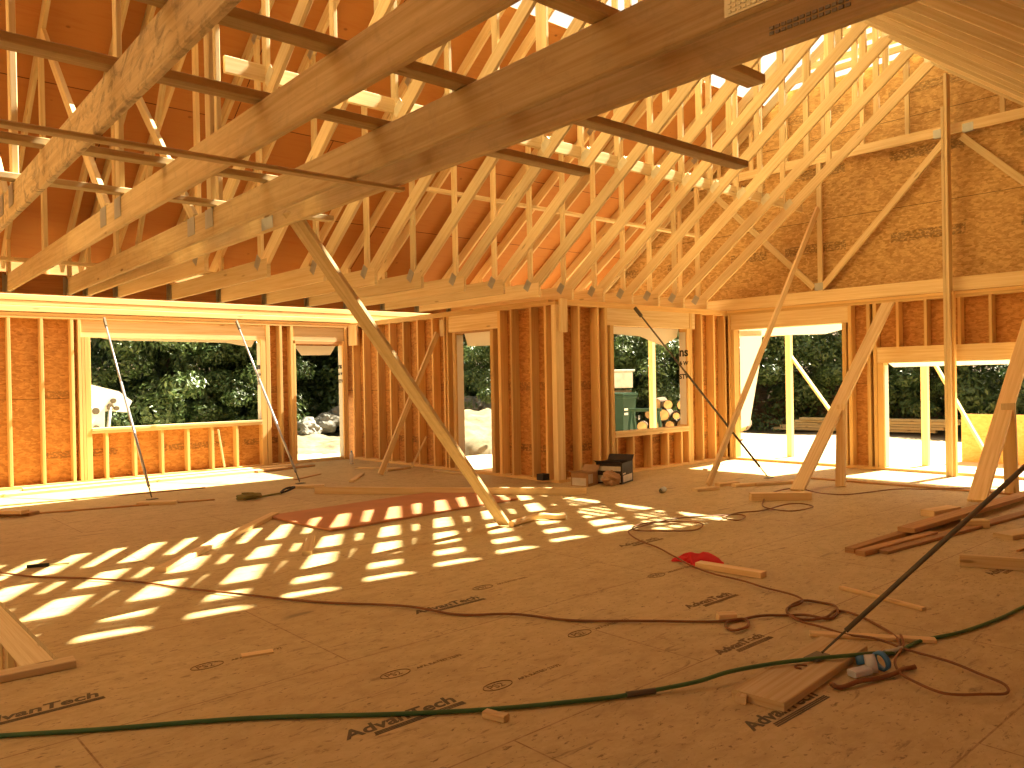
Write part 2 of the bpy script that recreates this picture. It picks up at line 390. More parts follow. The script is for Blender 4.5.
# printed lettering on the subfloor
def text(body, loc, size, rot, m, parent, name='printed_lettering', bold=0.0, shear=0.0, sx=1.0):
    cu = bpy.data.curves.new(name, 'FONT'); cu.body = body; cu.size = size; cu.offset = bold; cu.shear = shear; cu.extrude = 0.0004; cu.fill_mode = 'BOTH'
    t = bpy.data.objects.new(name, cu); COL.objects.link(t); dg = bpy.context.evaluated_depsgraph_get(); dg.update()
    me = bpy.data.meshes.new_from_object(t.evaluated_get(dg)); bpy.data.objects.remove(t)
    me.materials.clear(); me.materials.append(M[m]); o = bpy.data.objects.new(name, me); COL.objects.link(o); o.parent = parent
    o.location = loc; o.rotation_euler = rot; o.scale = (sx, 1, 1); return o
def stamp(x, y, L, m, bar=True):
    text('AdvanTech', (x, y, .0012), .105 * L / .55, (0, 0, 0), m, floor, bold=.0025, shear=.2, sx=1.12)
    if bar:
        mb = MB()
        for k in range(3): mb.box((x + .1 + k * .005, y - .045 + k * .011, .0006), (x + L, y - .038 + k * .011, .0016), ch=.0001)
        mb.build('printed_bar', m, floor)
def small_stamp(x, y, s, m):
    text('PS2', (x, y, .0012), .06 * s, (0, 0, 0), m, floor); text('APA RATED 23/32', (x + .17 * s, y, .0012), .035 * s, (0, 0, 0), m, floor)
    MB().tube([(x + .055 * s + .08 * s * math.cos(a), y + .02 * s + .04 * s * math.sin(a), .001) for a in [k * math.pi / 12 for k in range(25)]], .0022, 4).build('printed_oval', m, floor)
for a in ((1.58, 2.76, .55, 'ink'), (2.76, 1.72, .52, 'ink'), (2.74, 3.95, .50, 'ink'), (3.95, 2.88, .46, 'inkfaint'), (.50, 3.93, .52, 'ink'), (5.0, 4.3, .5, 'inkfaint'), (6.0, 1.9, .5, 'inkfaint'), (3.4, 2.3, .42, 'inkfaint')): stamp(*a)
for a in ((2.05, 3.2, 1.0, 'inkfaint'), (2.3, 2.75, 1.0, 'inkfaint'), (3.35, 4.12, 1.0, 'inkfaint'), (1.45, 3.95, 1.0, 'inkfaint'), (3.1, 3.0, 1.0, 'inkfaint'), (4.4, 3.5, 1.0, 'inkfaint')): small_stamp(*a)

# ------------------------------------------------------------------ framed walls
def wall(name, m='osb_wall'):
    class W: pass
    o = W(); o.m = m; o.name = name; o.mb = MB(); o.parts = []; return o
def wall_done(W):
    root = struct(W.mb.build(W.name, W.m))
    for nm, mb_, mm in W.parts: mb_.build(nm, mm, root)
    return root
def part(W, nm, lo, hi, mm='stud'): W.parts.append((nm, MB().box(lo, hi), mm))

T, D6 = .038, .14
# far wall along y = YA
W = wall('wall_left'); ys, ye = YA + D6, YA + D6 + .012
for x0, x1, z0, z1 in ((-1.5, 3.22, 0, 2.43), (3.22, 5.85, 0, .74), (5.85, 6.43, 0, 2.43), (7.33, 7.62, 0, 2.43), (3.22, 5.85, 2.09, 2.43), (6.43, 7.33, 2.02, 2.43)):
    W.mb.box((x0, ys, z0), (x1, ye, z1), ch=.0005)
part(W, 'bottom_plate', (-1.5, YA, 0), (6.43, ys, T)); part(W, 'bottom_plate', (7.33, YA, 0), (7.48, ys, T)); part(W, 'door_sill', (6.43, YA + .01, 0), (7.33, ys, .05), 'pine')
part(W, 'top_plate', (-1.5, YA, H), (7.48, ys, H + T)); part(W, 'top_plate', (-1.5, YA, H + T + .001), (7.48, ys, H + 2 * T))
for x in (-.6, 0, .55, 1.03, 1.42, 1.83, 2.225, 2.62, 3.0): part(W, 'stud', (x - T / 2, YA, T), (x + T / 2, ys, H))
part(W, 'king_stud', (3.075, YA, T), (3.115, ys, H)); part(W, 'jack_stud', (3.118, YA, T), (3.158, ys, 2.09)); part(W, 'jack_stud', (3.16, YA, T), (3.235, ys, 2.09))
part(W, 'header', (3.118, YA + .02, 2.09), (5.94, YA + .1, H), 'pine')
part(W, 'window_sill', (3.236, YA - .01, .74), (5.81, ys, .74 + T), 'pine'); part(W, 'window_sill', (3.236, YA, .70), (5.81, ys, .739), 'pine')
for x in (3.43, 3.82, 4.21, 4.60, 4.98, 5.38): part(W, 'cripple_stud', (x - T / 2, YA, T), (x + T / 2, ys, .70))
part(W, 'jack_stud', (5.81, YA, T), (5.89, ys, 2.09)); part(W, 'king_stud', (5.90, YA, T), (5.97, ys, H)); part(W, 'stud', (6.14, YA, T), (6.185, ys, H))
part(W, 'king_stud', (6.34, YA, T), (6.385, ys, H)); part(W, 'jack_stud', (6.388, YA, T), (6.43, ys, 2.05))
part(W, 'header', (6.39, YA + .02, 2.10), (7.37, YA + .1, H), 'pine'); part(W, 'header_trim', (6.43, YA + .012, 2.04), (7.33, YA + .1, 2.099), 'brown')
part(W, 'jack_stud', (7.33, YA, T), (7.375, ys, 2.10)); part(W, 'king_stud', (7.377, YA, T), (7.43, ys, H))
wall_left = wall_done(W)
# jog wall along x = XJ
W = wall('wall_inner'); xs, xe = XJ + D6, XJ + D6 + .012
for y0, y1, z0, z1 in ((YB, 8.83, 0, 2.42), (9.64, YA + .1, 0, 2.42), (8.83, 9.64, 2.09, 2.42)): W.mb.box((xs, y0, z0), (xe, y1, z1), ch=.0005)
part(W, 'bottom_plate', (XJ, YB, 0), (xs, YA, T)); part(W, 'top_plate', (XJ, YB, H), (xs, YA, H + T)); part(W, 'top_plate', (XJ, YB + .14, H + T + .001), (xs, YA, H + 2 * T))
for y in (12.25, 11.80, 11.42, 11.02, 10.62, 10.22, 8.38, 7.98, 12.6): part(W, 'stud', (XJ, y - T / 2, T), (xs, y + T / 2, H))
part(W, 'stud', (XJ, 7.80 - T / 2 - .1, T), (xs, 7.80 - .1 + T / 2, H))
part(W, 'king_stud', (XJ, 9.90, T), (xs, 9.94, H)); part(W, 'king_stud', (XJ, 9.82, T), (xs, 9.86, H)); part(W, 'jack_stud', (XJ, 9.64, T), (xs, 9.71, 2.09))
part(W, 'jack_stud', (XJ, 8.76, T), (xs, 8.83, 2.09)); part(W, 'king_stud', (XJ, 8.60, T), (xs, 8.66, H))
part(W, 'header', (XJ + .01, 8.67, 2.10), (XJ + .1, 9.81, H), 'pine'); part(W, 'header_trim', (XJ + .01, 8.83, 2.075), (xs, 9.64, 2.099), 'brown')
part(W, 'corner_stud', (XJ, YB + .001, T), (xs, YB + .09, H), 'pine')
part(W, 'scab_block', (XJ - .04, YA - .30, 2.02), (XJ - .002, YA - .02, 2.38), 'pine'); part(W, 'scab_block', (XJ - .04, 9.86, 2.05), (XJ - .002, 9.97, 2.30), 'pine')
wall_inner = wall_done(W)
# window wall along y = YB
W = wall('wall_back'); ys, ye = YB + D6, YB + D6 + .012
for x0, x1, z0, z1 in ((XJ + .15, 8.62, 0, 2.42), (8.62, 10.33, 0, .60), (8.62, 10.33, 2.1, 2.42), (10.33, XG + .15, 0, 2.42)): W.mb.box((x0, ys, z0), (x1, ye, z1), ch=.0005)
part(W, 'bottom_plate', (XJ + .142, YB, 0), (XG, ys, T)); part(W, 'top_plate', (XJ + .142, YB, H), (XG, ys, H + T)); part(W, 'top_plate', (XJ + .142, YB, H + T + .001), (XG, ys, H + 2 * T))
for x in (7.92, 8.30, 10.72, 11.05, 11.36): part(W, 'stud', (x - T / 2, YB, T), (x + T / 2, ys, H))
part(W, 'scab_block', (7.53, YB - .042, 1.98), (7.66, YB - .002, 2.42), 'pine')
part(W, 'king_stud', (8.44, YB, T), (8.49, ys, H)); part(W, 'jack_stud', (8.55, YB, T), (8.62, ys, 2.1))
part(W, 'header', (8.50, YB + .01, 2.1), (10.55, YB + .1, H), 'pine')
part(W, 'window_sill', (8.62, YB - .012, .56), (10.33, ys, .60), 'pine'); part(W, 'window_sill', (8.62, YB, .52), (10.33, ys, .559), 'pine')
for x in (8.66, 9.02, 9.42, 9.82, 10.16): part(W, 'cripple_stud', (x - T / 2, YB, T), (x + T / 2, ys, .52))
part(W, 'jack_stud', (10.33, YB, T), (10.40, ys, 2.1)); part(W, 'king_stud', (10.402, YB, T), (10.46, ys, H))
wall_back = wall_done(W)
# gable wall along x = XG
W = wall('wall_right'); xs, xe = XG + D6, XG + D6 + .012
for y0, y1, z0, z1 in ((7.36, YB + .14, 0, 2.45), (5.56, 7.36, 2.1, 2.45), (4.97, 5.56, 0, 2.45), (1.9, 4.97, 1.5, 2.45), (-2.6, 1.9, 0, 2.45)): W.mb.box((xs, y0, z0), (xe, y1, z1), ch=.0005)
part(W, 'bottom_plate', (XG, 4.97, 0), (xs, YB, T)); part(W, 'bottom_plate', (XG, -2.6, 0), (xs, 1.9, T)); part(W, 'door_sill', (XG, 1.9, 0), (xs, 4.97, T), 'pine')
part(W, 'top_plate', (XG, -2.6, H), (xs, YB + .14, H + T)); part(W, 'top_plate', (XG, -2.6, H + T + .001), (xs, YB + .14, H + 2 * T))
part(W, 'king_stud', (XG, 7.42, T), (xs, 7.47, H)); part(W, 'jack_stud', (XG, 7.36, T), (xs, 7.415, 2.1)); part(W, 'header', (XG + .01, 5.47, 2.1), (XG + .1, 7.415, H), 'pine')
part(W, 'jack_stud', (XG, 5.50, T), (xs, 5.56, 2.1)); part(W, 'king_stud', (XG, 5.42, T), (xs, 5.47, H)); part(W, 'stud', (XG, 5.15, T), (xs, 5.20, H)); part(W, 'king_stud', (XG, 5.06, T), (xs, 5.11, H)); part(W, 'jack_stud', (XG, 4.97, T), (xs, 5.055, 1.5))
part(W, 'header', (XG + .005, 1.8, 1.5), (XG + .1, 5.055, 1.72), 'pine')
for y in (4.77, 4.40, 3.98, 3.61, 3.2, 2.8, 2.4, 2.0, 1.5, 1.1, .7, .3, -.1, -.5): part(W, 'cripple_stud' if y > 1.9 else 'stud', (XG, y - T / 2, 1.72 if y > 1.9 else T), (xs, y + T / 2, H))
wall_right = wall_done(W)
# near bearing wall, open studs, out of the picture on the right
W = wall('wall_front'); W.m = 'stud'; W.mb.box((4.9, .36, 0), (XG, .48, T))
part(W, 'top_plate', (4.9, .35, H), (XG, .49, H + T)); part(W, 'top_plate', (4.9, .35, H + T + .001), (XG, .49, H + 2 * T))
for k in range(16): part(W, 'stud', (4.92 + k * .41, .35, T), (4.958 + k * .41, .49, H))
wall_done(W)

# rear walls behind the camera, added to cut sky fill; doorway lets some in
W = wall('wall_rear_added'); 
for y0, y1, z0, z1 in ((-2.6, 1.2, 0, 2.6), (4.4, YA + .1, 0, 2.6), (1.2, 4.4, 2.1, 2.6)): W.mb.box((-3.9, y0, z0), (-3.888, y1, z1), ch=.0005)
for k in range(36):
    y = -2.5 + k * .41
    if not 1.15 < y < 4.45: part(W, 'stud', (-3.887, y - T / 2, 0), (-3.75, y + T / 2, 2.5))
wall_done(W)
struct(MB().prism([(0, 10.6, 2.6), (0, YR, 7.4), (0, 2 * YR - 10.6, 2.6)], (.012, 0, 0)).build('wall_rear_gable_added', 'osb_gable')).location.x = -3.0
W = wall('wall_near_added'); W.mb.box((-3.9, -2.62, 0), (XG, -2.608, 2.5), ch=.0005)  # unseen side wall, likewise added to keep sky light out
for k in range(37): part(W, 'stud', (-3.7 + k * .41, -2.607, 0), (-3.662 + k * .41, -2.47, 2.45))
wall_done(W)

# the built-up beam on the far wall, and the pale panel above it
tb = thing('porch_beam', 'long beam of stacked sunlit boards on top of the far left wall', 'beam', (5, YA, 2.43))
z = 2.425
for hgt, dy in ((.085, 0.002), (.07, .008), (.085, .004)):
    MB().board((-1.5, YA + .04 + dy, z + hgt / 2), (13.0, YA + .04 + dy, z + hgt / 2), .10, hgt - .006).build('ply', 'pale', tb, (5, YA, 2.43)); z += hgt
mb = MB(); mb.box((-1.5, YA + .06, 2.67), (13.0, YA + .075, 3.2), ch=.001)
o = mb.build('panel', 'pale', tb, (5, YA, 2.43))
for k in range(12): MB().box((-.9 + k * 1.2, YA + .02, 2.67), (-.86 + k * 1.2, YA + .058, 3.18)).build('stud', 'pine', tb, (5, YA, 2.43))

# ------------------------------------------------------------------ roof sheathing (underside seen from inside)
def deck(x0, x1, y0, y1, name):
    n = Vector((0, PITCH_T, 1)).normalized() if y0 >= YR else Vector((0, -PITCH_T, 1)).normalized()
    pts = [(x0, y0, roof_z(y0)), (x1, y0, roof_z(y0)), (x1, y1, roof_z(y1)), (x0, y1, roof_z(y1))]
    k = math.hypot(1, PITCH_T); mb = MB(); n0 = 0
    uvs = [(p[0], abs(p[1] - YE) * k) for p in pts]
    mb.v += [Vector(p) for p in pts] + [Vector(p) + n * .014 for p in pts]
    mb.face((0, 1, 2, 3), uvs); mb.face((7, 6, 5, 4), list(reversed(uvs)))
    for i in range(4): j = (i + 1) % 4; mb.face((i, 4 + i, 4 + j, j), (uvs[i], uvs[i], uvs[j], uvs[j]))
    return struct(mb.build(name, 'deck'))
deck(-3.0, 11.9, 6.75, YE + .05, 'ceiling')
deck(-3.0, 11.9, 2 * YR - YE, YR - .06, 'ceiling_near')

# ------------------------------------------------------------------ roof trusses
PX = -.0225
def plate(mb, y, z, w, h, ang=0.0, side=1):
    c, s = math.cos(ang), math.sin(ang)
    D_ = Vector((0, c, s)) * w / 2
    for sx in (-1, 1): mb.board(Vector((sx * .0205, y, z)) - D_, Vector((sx * .0205, y, z)) + D_, .003, h, (0, -s, c), .0003)
TW = [0]
def tb_(p0, p1, d, ch=.004):        # member in the truss plane: (y,z) to (y,z), depth d; sawn thickness varies a little
    TW[0] = (TW[0] + 1) % 11
    return MB().board((0, p0[0], p0[1]), (0, p1[0], p1[1]), .0385 - .00045 * TW[0], d, (0, 0, 1) if abs(p1[0] - p0[0]) > 1e-3 else (0, 1, 0), ch)
def vaulted(loc, label):
    t = thing('roof_truss', label, 'roof truss', loc, 'vaulted roof trusses'); og = (0, YG, 2.42)
    f = lambda nm, mb, m='truss': mb.build(nm, m, t, og)
    mir = lambda y: 2 * YR - y
    for sgn in (0, 1):
        q = (lambda y: y) if sgn == 0 else mir
        f('bottom_chord', tb_((q(YG), 2.512), (q(7.45), 2.512), .184))
        f('vault_chord', tb_((q(7.62), vault_z(7.62)), (q(YR), vault_z(YR)), .14))
        f('top_chord', tb_((q(YE), roof_z(YE) - .093), (q(YR + .02), roof_z(YR + .02) - .093), .14))
        f('web', tb_((q(10.10), 2.605), (q(10.10), roof_z(10.1) - .17), .089))
        for y in (7.62, 6.12, 5.42, 4.75, 4.36):  # middle and last webs added to break up the sun patches below
            zb = 2.56 if y > 7.5 else vault_z(y) + .03
            f('web', tb_((q(y), zb), (q(y), roof_z(y) - .16), .075))
        if sgn: continue
        mb = MB(); plate(mb, q(7.66), 2.58, .10, .13, .6 if sgn == 0 else -.6); f('nail_plate', mb, 'metal')
        mb = MB(); plate(mb, 6.04, vault_z(6.04) + .085, .15, .09, -.66); f('nail_plate', mb, 'bright')
        mb = MB(); plate(mb, q(7.62), roof_z(7.62) - .13, .12, .09, -.7 if sgn == 0 else .7); f('nail_plate', mb, 'metal')
        mb = MB(); plate(mb, q(6.12), roof_z(6.12) - .13, .12, .09, -.7 if sgn == 0 else .7); f('nail_plate', mb, 'metal')
    f('web', tb_((YR, vault_z(YR) + .03), (YR, roof_z(YR) - .15), .089))
    mb = MB(); plate(mb, YR, vault_z(YR) + .02, .22, .10); f('nail_plate', mb, 'bright')
    return t
t0 = None
for i in range(12, -2, -1):
    lab = 'vaulted pine roof truss, %s of fourteen from the OSB gable wall' % ORD[12 - i]
    loc = (TX(i), YG, 2.42)
    if t0 is None: t0 = vaulted(loc, lab)
    else: dup(t0, loc, lab)
def flat(x_at_girder, tilt, label, m, double=False, webs=True, bigplate=False):
    t = thing('flat_truss', label, 'roof truss', (x_at_girder, YG, 2.42), 'flat bottomed roof trusses'); og = (0, YG, 2.42)
    f = lambda nm, mb, mm=m: mb.build(nm, mm, t, og)
    f('bottom_chord', tb_((YG, 2.515), (-2.1, 2.515), .19, .006))
    for q in (lambda y: y, lambda y: 2 * YR - y):
        f('top_chord', tb_((q(YE), roof_z(YE) - .093), (q(YR + .02), roof_z(YR + .02) - .093), .14), 'truss')
        f('web', tb_((q(10.10), 2.605), (q(10.10), roof_z(10.1) - .17), .089), 'truss')
        if q(5.0) != 5.0: continue
        if webs:
            f('web', tb_((q(5.63), 2.58), (q(5.63), roof_z(5.63) - .16), .089), 'truss')
            f('web', tb_((q(5.98), 2.60), (q(8.0), roof_z(8.0) - .17), .089), 'truss')
            f('web', tb_((q(8.12), 2.60), (q(8.12), roof_z(8.12) - .16), .089), 'truss')
            for y in ((5.63, 6.0) if q(5.0) == 5.0 else ()):
                mb = MB(); plate(mb, q(y), 2.545, .13, .15, 1.5708); f('nail_plate', mb, 'metal')
        else:
            f('web', tb_((q(6.12), 2.58), (q(6.12), roof_z(6.12) - .16), .089), 'truss')
            f('web', tb_((q(8.3), 2.60), (q(6.3), roof_z(6.3) - .2), .07), 'truss')
            if q(5.0) == 5.0: mb = MB(); plate(mb, q(5.2), 2.47, .18, .08); f('nail_plate', mb, 'metal')
    if webs: f('web', tb_((5.6, 4.95), (2 * YR - 5.6, 4.95), .14), 'truss')
    if not webs:
        mb = MB()
        for a in range(2):
            for b_ in range(13): mb.board((-.021, 1.10 + b_ * .021, 2.468 + a * .017), (-.021, 1.115 + b_ * .021, 2.468 + a * .017), .004, .010, (0, 0, 1), .0004)
        f('nail_plate', mb, 'hanger')
    if bigplate:
        mb = MB(); mb.board((-.0205, 1.10, 2.50), (-.0205, 1.35, 2.50), .003, .13, (0, 0, 1), .0003)
        for a in range(9):
            for b_ in range(14): mb.box((-.0245, 1.108 + b_ * .0168, 2.443 + a * .0135), (-.0222, 1.119 + b_ * .0168, 2.450 + a * .0135), ch=.0003)
        f('nail_plate', mb, 'bright')
    t.rotation_euler = (0, 0, -tilt)
    return t
flat(1.185, .033, 'mud stained flat roof truss overhead, leftmost of the flat beams', 'stained')
flat(1.785, .033, 'flat roof truss overhead between the mud stained one and the punched plate one', 'old')
flat(2.375, .031, 'flat roof truss overhead carrying the big punched metal plate on its chord', 'old', bigplate=True)
flat(2.575, .0225, 'flat roof truss close behind the one with the big punched plate', 'old', webs=False)

# gable truss standing on the right wall
t = thing('gable_truss', 'gable end truss standing on the right wall in front of OSB sheathing', 'roof truss', (XG + .02, YR, 2.42)); og = (0, YR, 2.42)
f = lambda nm, mb, m='truss': mb.build(nm, m, t, og)
f('bottom_chord', tb_((YE - .3, 2.51), (-2.1, 2.51), .18))
for q in (lambda y: y, lambda y: 2 * YR - y):
    f('top_chord', tb_((q(YE), roof_z(YE) - .093), (q(YR + .02), roof_z(YR + .02) - .093), .14))
    f('web', tb_((q(5.88), 2.62), (q(4.12), 4.42), .089)); f('web', tb_((q(7.75), 4.38), (q(5.98), 2.65), .089)); f('web', tb_((q(5.88), 2.6), (q(5.88), 4.5), .075))
    f('web', tb_((q(8.4), 2.6), (q(8.4), 4.45), .075))
    for y in (4.6, 5.22, 5.80, 6.40, 7.0, 7.6): f('web', tb_((q(y), 4.60), (q(y), roof_z(y) - .16), .06))
    for y, z in ((5.9, 2.66), (4.2, 4.52)):
        mb = MB(); plate(mb, q(y), z, .13, .11); f('nail_plate', mb, 'metal')
f('collar', tb_((8.2, 4.545), (2 * YR - 8.2, 4.545), .13))
for y0, z0 in ((6.35, 5.80), (6.2, 5.94), (5.95, 6.10), (5.7, 6.27), (5.4, 6.46)): f('purlin', tb_((y0, z0), (2 * YR - y0, z0), .09))
mb = MB(); y1 = 6.48
mb.prism([(0, 10.6, 2.46), (0, 10.6, 2.75), (0, y1, 5.72), (0, 3.75, 5.72), (0, 3.75, 7.3), (0, 2 * YR - 10.6, 2.75), (0, 2 * YR - 10.6, 2.46)], (.012, 0, 0))
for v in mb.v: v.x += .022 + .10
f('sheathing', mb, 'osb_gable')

# double post in front of the gable wall
t = thing('king_post', 'tall double post standing floor to collar in front of the gable wall', 'post', (11.28, YR + .03, 0)); og = (11.28, YR + .03, 0)
MB().board((11.26, YR + .055, 0), (11.26, YR + .055, 4.8), .038, .12, (1, 0, 0)).build('stud', 'truss', t, og)
MB().board((11.26, YR + .015, 0), (11.26, YR + .015, 5.22), .038, .12, (1, 0, 0)).build('stud', 'truss', t, og)
MB().board((11.285, YR - .02, .0), (11.285, YR - .02, 2.4), .03, .07, (1, 0, 0)).build('stud', 'stud', t, og)

# girder carrying the truss ends, with its hangers
t = thing('girder', 'dark girder with steel hangers carrying the far truss ends', 'beam', (6, YG, 2.42)); og = (6, YG, 2.42)
MB().board((-.6, YG + .055, 2.53), (11.35, YG + .055, 2.53), .09, .225).build('beam', 'rim', t, og)
hx = [1.185, 1.785, 2.375, 2.575] + [TX(i) for i in range(-1, 13)]
for x in hx:
    mb = MB()
    for s in (-1, 1):
        mb.box((x + s * .0225 - .0015, YG - .07, 2.422), (x + s * .0225 + .0015, YG + .008, 2.60), ch=.0003)
    mb.box((x - .055, YG + .003, 2.422), (x - .0228, YG + .008, 2.62), ch=.0003); mb.box((x + .0228, YG + .003, 2.422), (x + .06, YG + .008, 2.62), ch=.0003)
    mb.box((x - .024, YG - .07, 2.4165), (x + .024, YG + .008, 2.4195), ch=.0003)
    mb.build('joist_hanger', 'hanger', t, og)
# lateral braces lying across the trusses
Zt = 2.612
gl = 'lateral braces across the flat trusses'
for y, x0, x1, lab in ((3.37, -1.2, 3.64, 'board across the flat trusses overhead, second from the camera'), (2.68, -1.2, 4.27, 'board across the flat trusses overhead with its long end past the doubled beam'),
                       (1.87, -1.2, 3.10, 'board across the flat trusses overhead, nearest the camera'), (4.68, -1.2, 2.56, 'board across the flat trusses overhead, third from the girder side'),
                       (5.54, -1.2, 3.12, 'sunlit board across the flat trusses overhead, nearest the girder')):
    lumber((x0, y, Zt + .02), (x1, y, Zt + .02), .089, .038, lab, 'brace', 'lateral_brace', 'old', group=gl)
lumber((-1.2, 3.64, 2.402), (2.46, 3.61, 2.402), .06, .02, 'thin strapping nailed under the three flat trusses', 'strap', 'strapping', 'old')
lumber((2.55, 6.12, vault_z(6.04) + .12), (11.35, 6.12, vault_z(6.04) + .12), .038, .13, 'long lateral board running behind the vaulted chords to the gable wall', 'brace', 'lateral_brace', 'truss')
lumber((5.6, 7.70, 3.62), (11.3, 7.70, 3.62), .089, .038, 'lower lateral board on the truss webs with sunlit edges above the window wall', 'brace', 'lateral_brace', 'truss')
lumber((-1.0, 9.0, 2.62), (7.4, 9.0, 2.62), .089, .034, 'lateral board lying on the truss ends next to the far girder', 'brace', 'lateral_brace', 'truss')

# ------------------------------------------------------------------ braces
lumber((4.98, 5.72, .02), (2.44, 4.86, 2.50), .038, .115, 'long sun dappled plank leaning from the floor up to the doubled overhead beam', 'brace', 'diagonal_brace', 'old', up=(.35, -.9, .1))
lumber((6.42, 10.11, .02), (7.42, 10.0, 2.10), .085, .038, 'wooden brace leaning on the inner wall beside its narrow doorway', 'brace', 'diagonal_brace', 'pine', up=(0, 1, 0))
lumber((8.40, 5.81, .03), (11.34, 5.86, 3.80), .085, .038, 'slender stick brace rising from floor to the gable truss web', 'brace', 'diagonal_brace', 'pine', up=(0, 1, 0))
t = thing('angle_brace', 'knotty plank brace with short back leg beside the first gable doorway', 'brace', (8.62, 4.77, 0))
og = (8.62, 4.77, 0)
MB().board((8.64, 4.77, .03), (11.33, 4.86, 2.32), .038, .17, (0, 1, 0)).build('plank', 'pine', t, og)
MB().board((9.47, 4.66, .0), (9.70, 4.74, .98), .04, .12, (0, 1, 0)).build('leg', 'pine', t, og)
t = thing('angle_brace', 'pale plank brace with back leg in front of the low wide opening', 'brace', (9.06, 3.03, 0))
og = (9.06, 3.03, 0)
MB().board((9.10, 3.03, .03), (11.36, 3.14, 1.98), .038, .18, (0, 1, 0)).build('plank', 'pale', t, og)
MB().board((10.02, 2.98, .0), (10.14, 3.04, 1.0), .04, .14, (0, 1, 0)).build('leg', 'pine', t, og)

def pipe_brace(p0, p1, label, m, r=.017, group=None):
    p0, p1 = Vector(p0), Vector(p1); d = p1 - p0
    t = thing('steel_brace', label, 'brace', p0, group)
    at = lambda k: p0 + d * k
    MB().tube([at(.06), at(.60)], r, 10).build('outer_tube', m, t, p0); MB().tube([at(.58), at(.95)], r * .78, 10).build('inner_tube', m, t, p0)
    mb = MB(); n = 40; k0, k1 = .01, .065
    mb.tube([at(k0 + (k1 - k0) * i / n) for i in range(n + 1)], [r * (.55 if i % 2 else .42) for i in range(n + 1)], 8); mb.build('screw', 'dark', t, p0)
    MB().board(p0 + Vector((-.06, 0, .004)), p0 + Vector((.06, 0, .004)), .07, .008).build('foot_plate', 'dark', t, p0)
    u = d.normalized(); MB().board(at(.945), at(1.0), .03, .05, (0, 0, 1)).build('end_clevis', 'dark', t, p0)
    return t
pipe_brace((3.16, 9.93, .04), (3.41, 12.64, 2.36), 'steel wall brace in front of the left side of the wide window', 'brace')
pipe_brace((5.04, 9.90, .04), (5.38, 12.64, 2.38), 'steel wall brace standing between the wide window and the far doorway', 'brace')
pipe_brace((9.33, 5.54, .045), (9.03, 7.44, 2.36), 'dark steel wall brace crossing the window of the back wall', 'dark', .015)
pipe_brace((3.58, 1.89, .045), (5.22, .33, 2.10), 'dark steel brace in the foreground planted on a wide plank', 'dark', .0115)

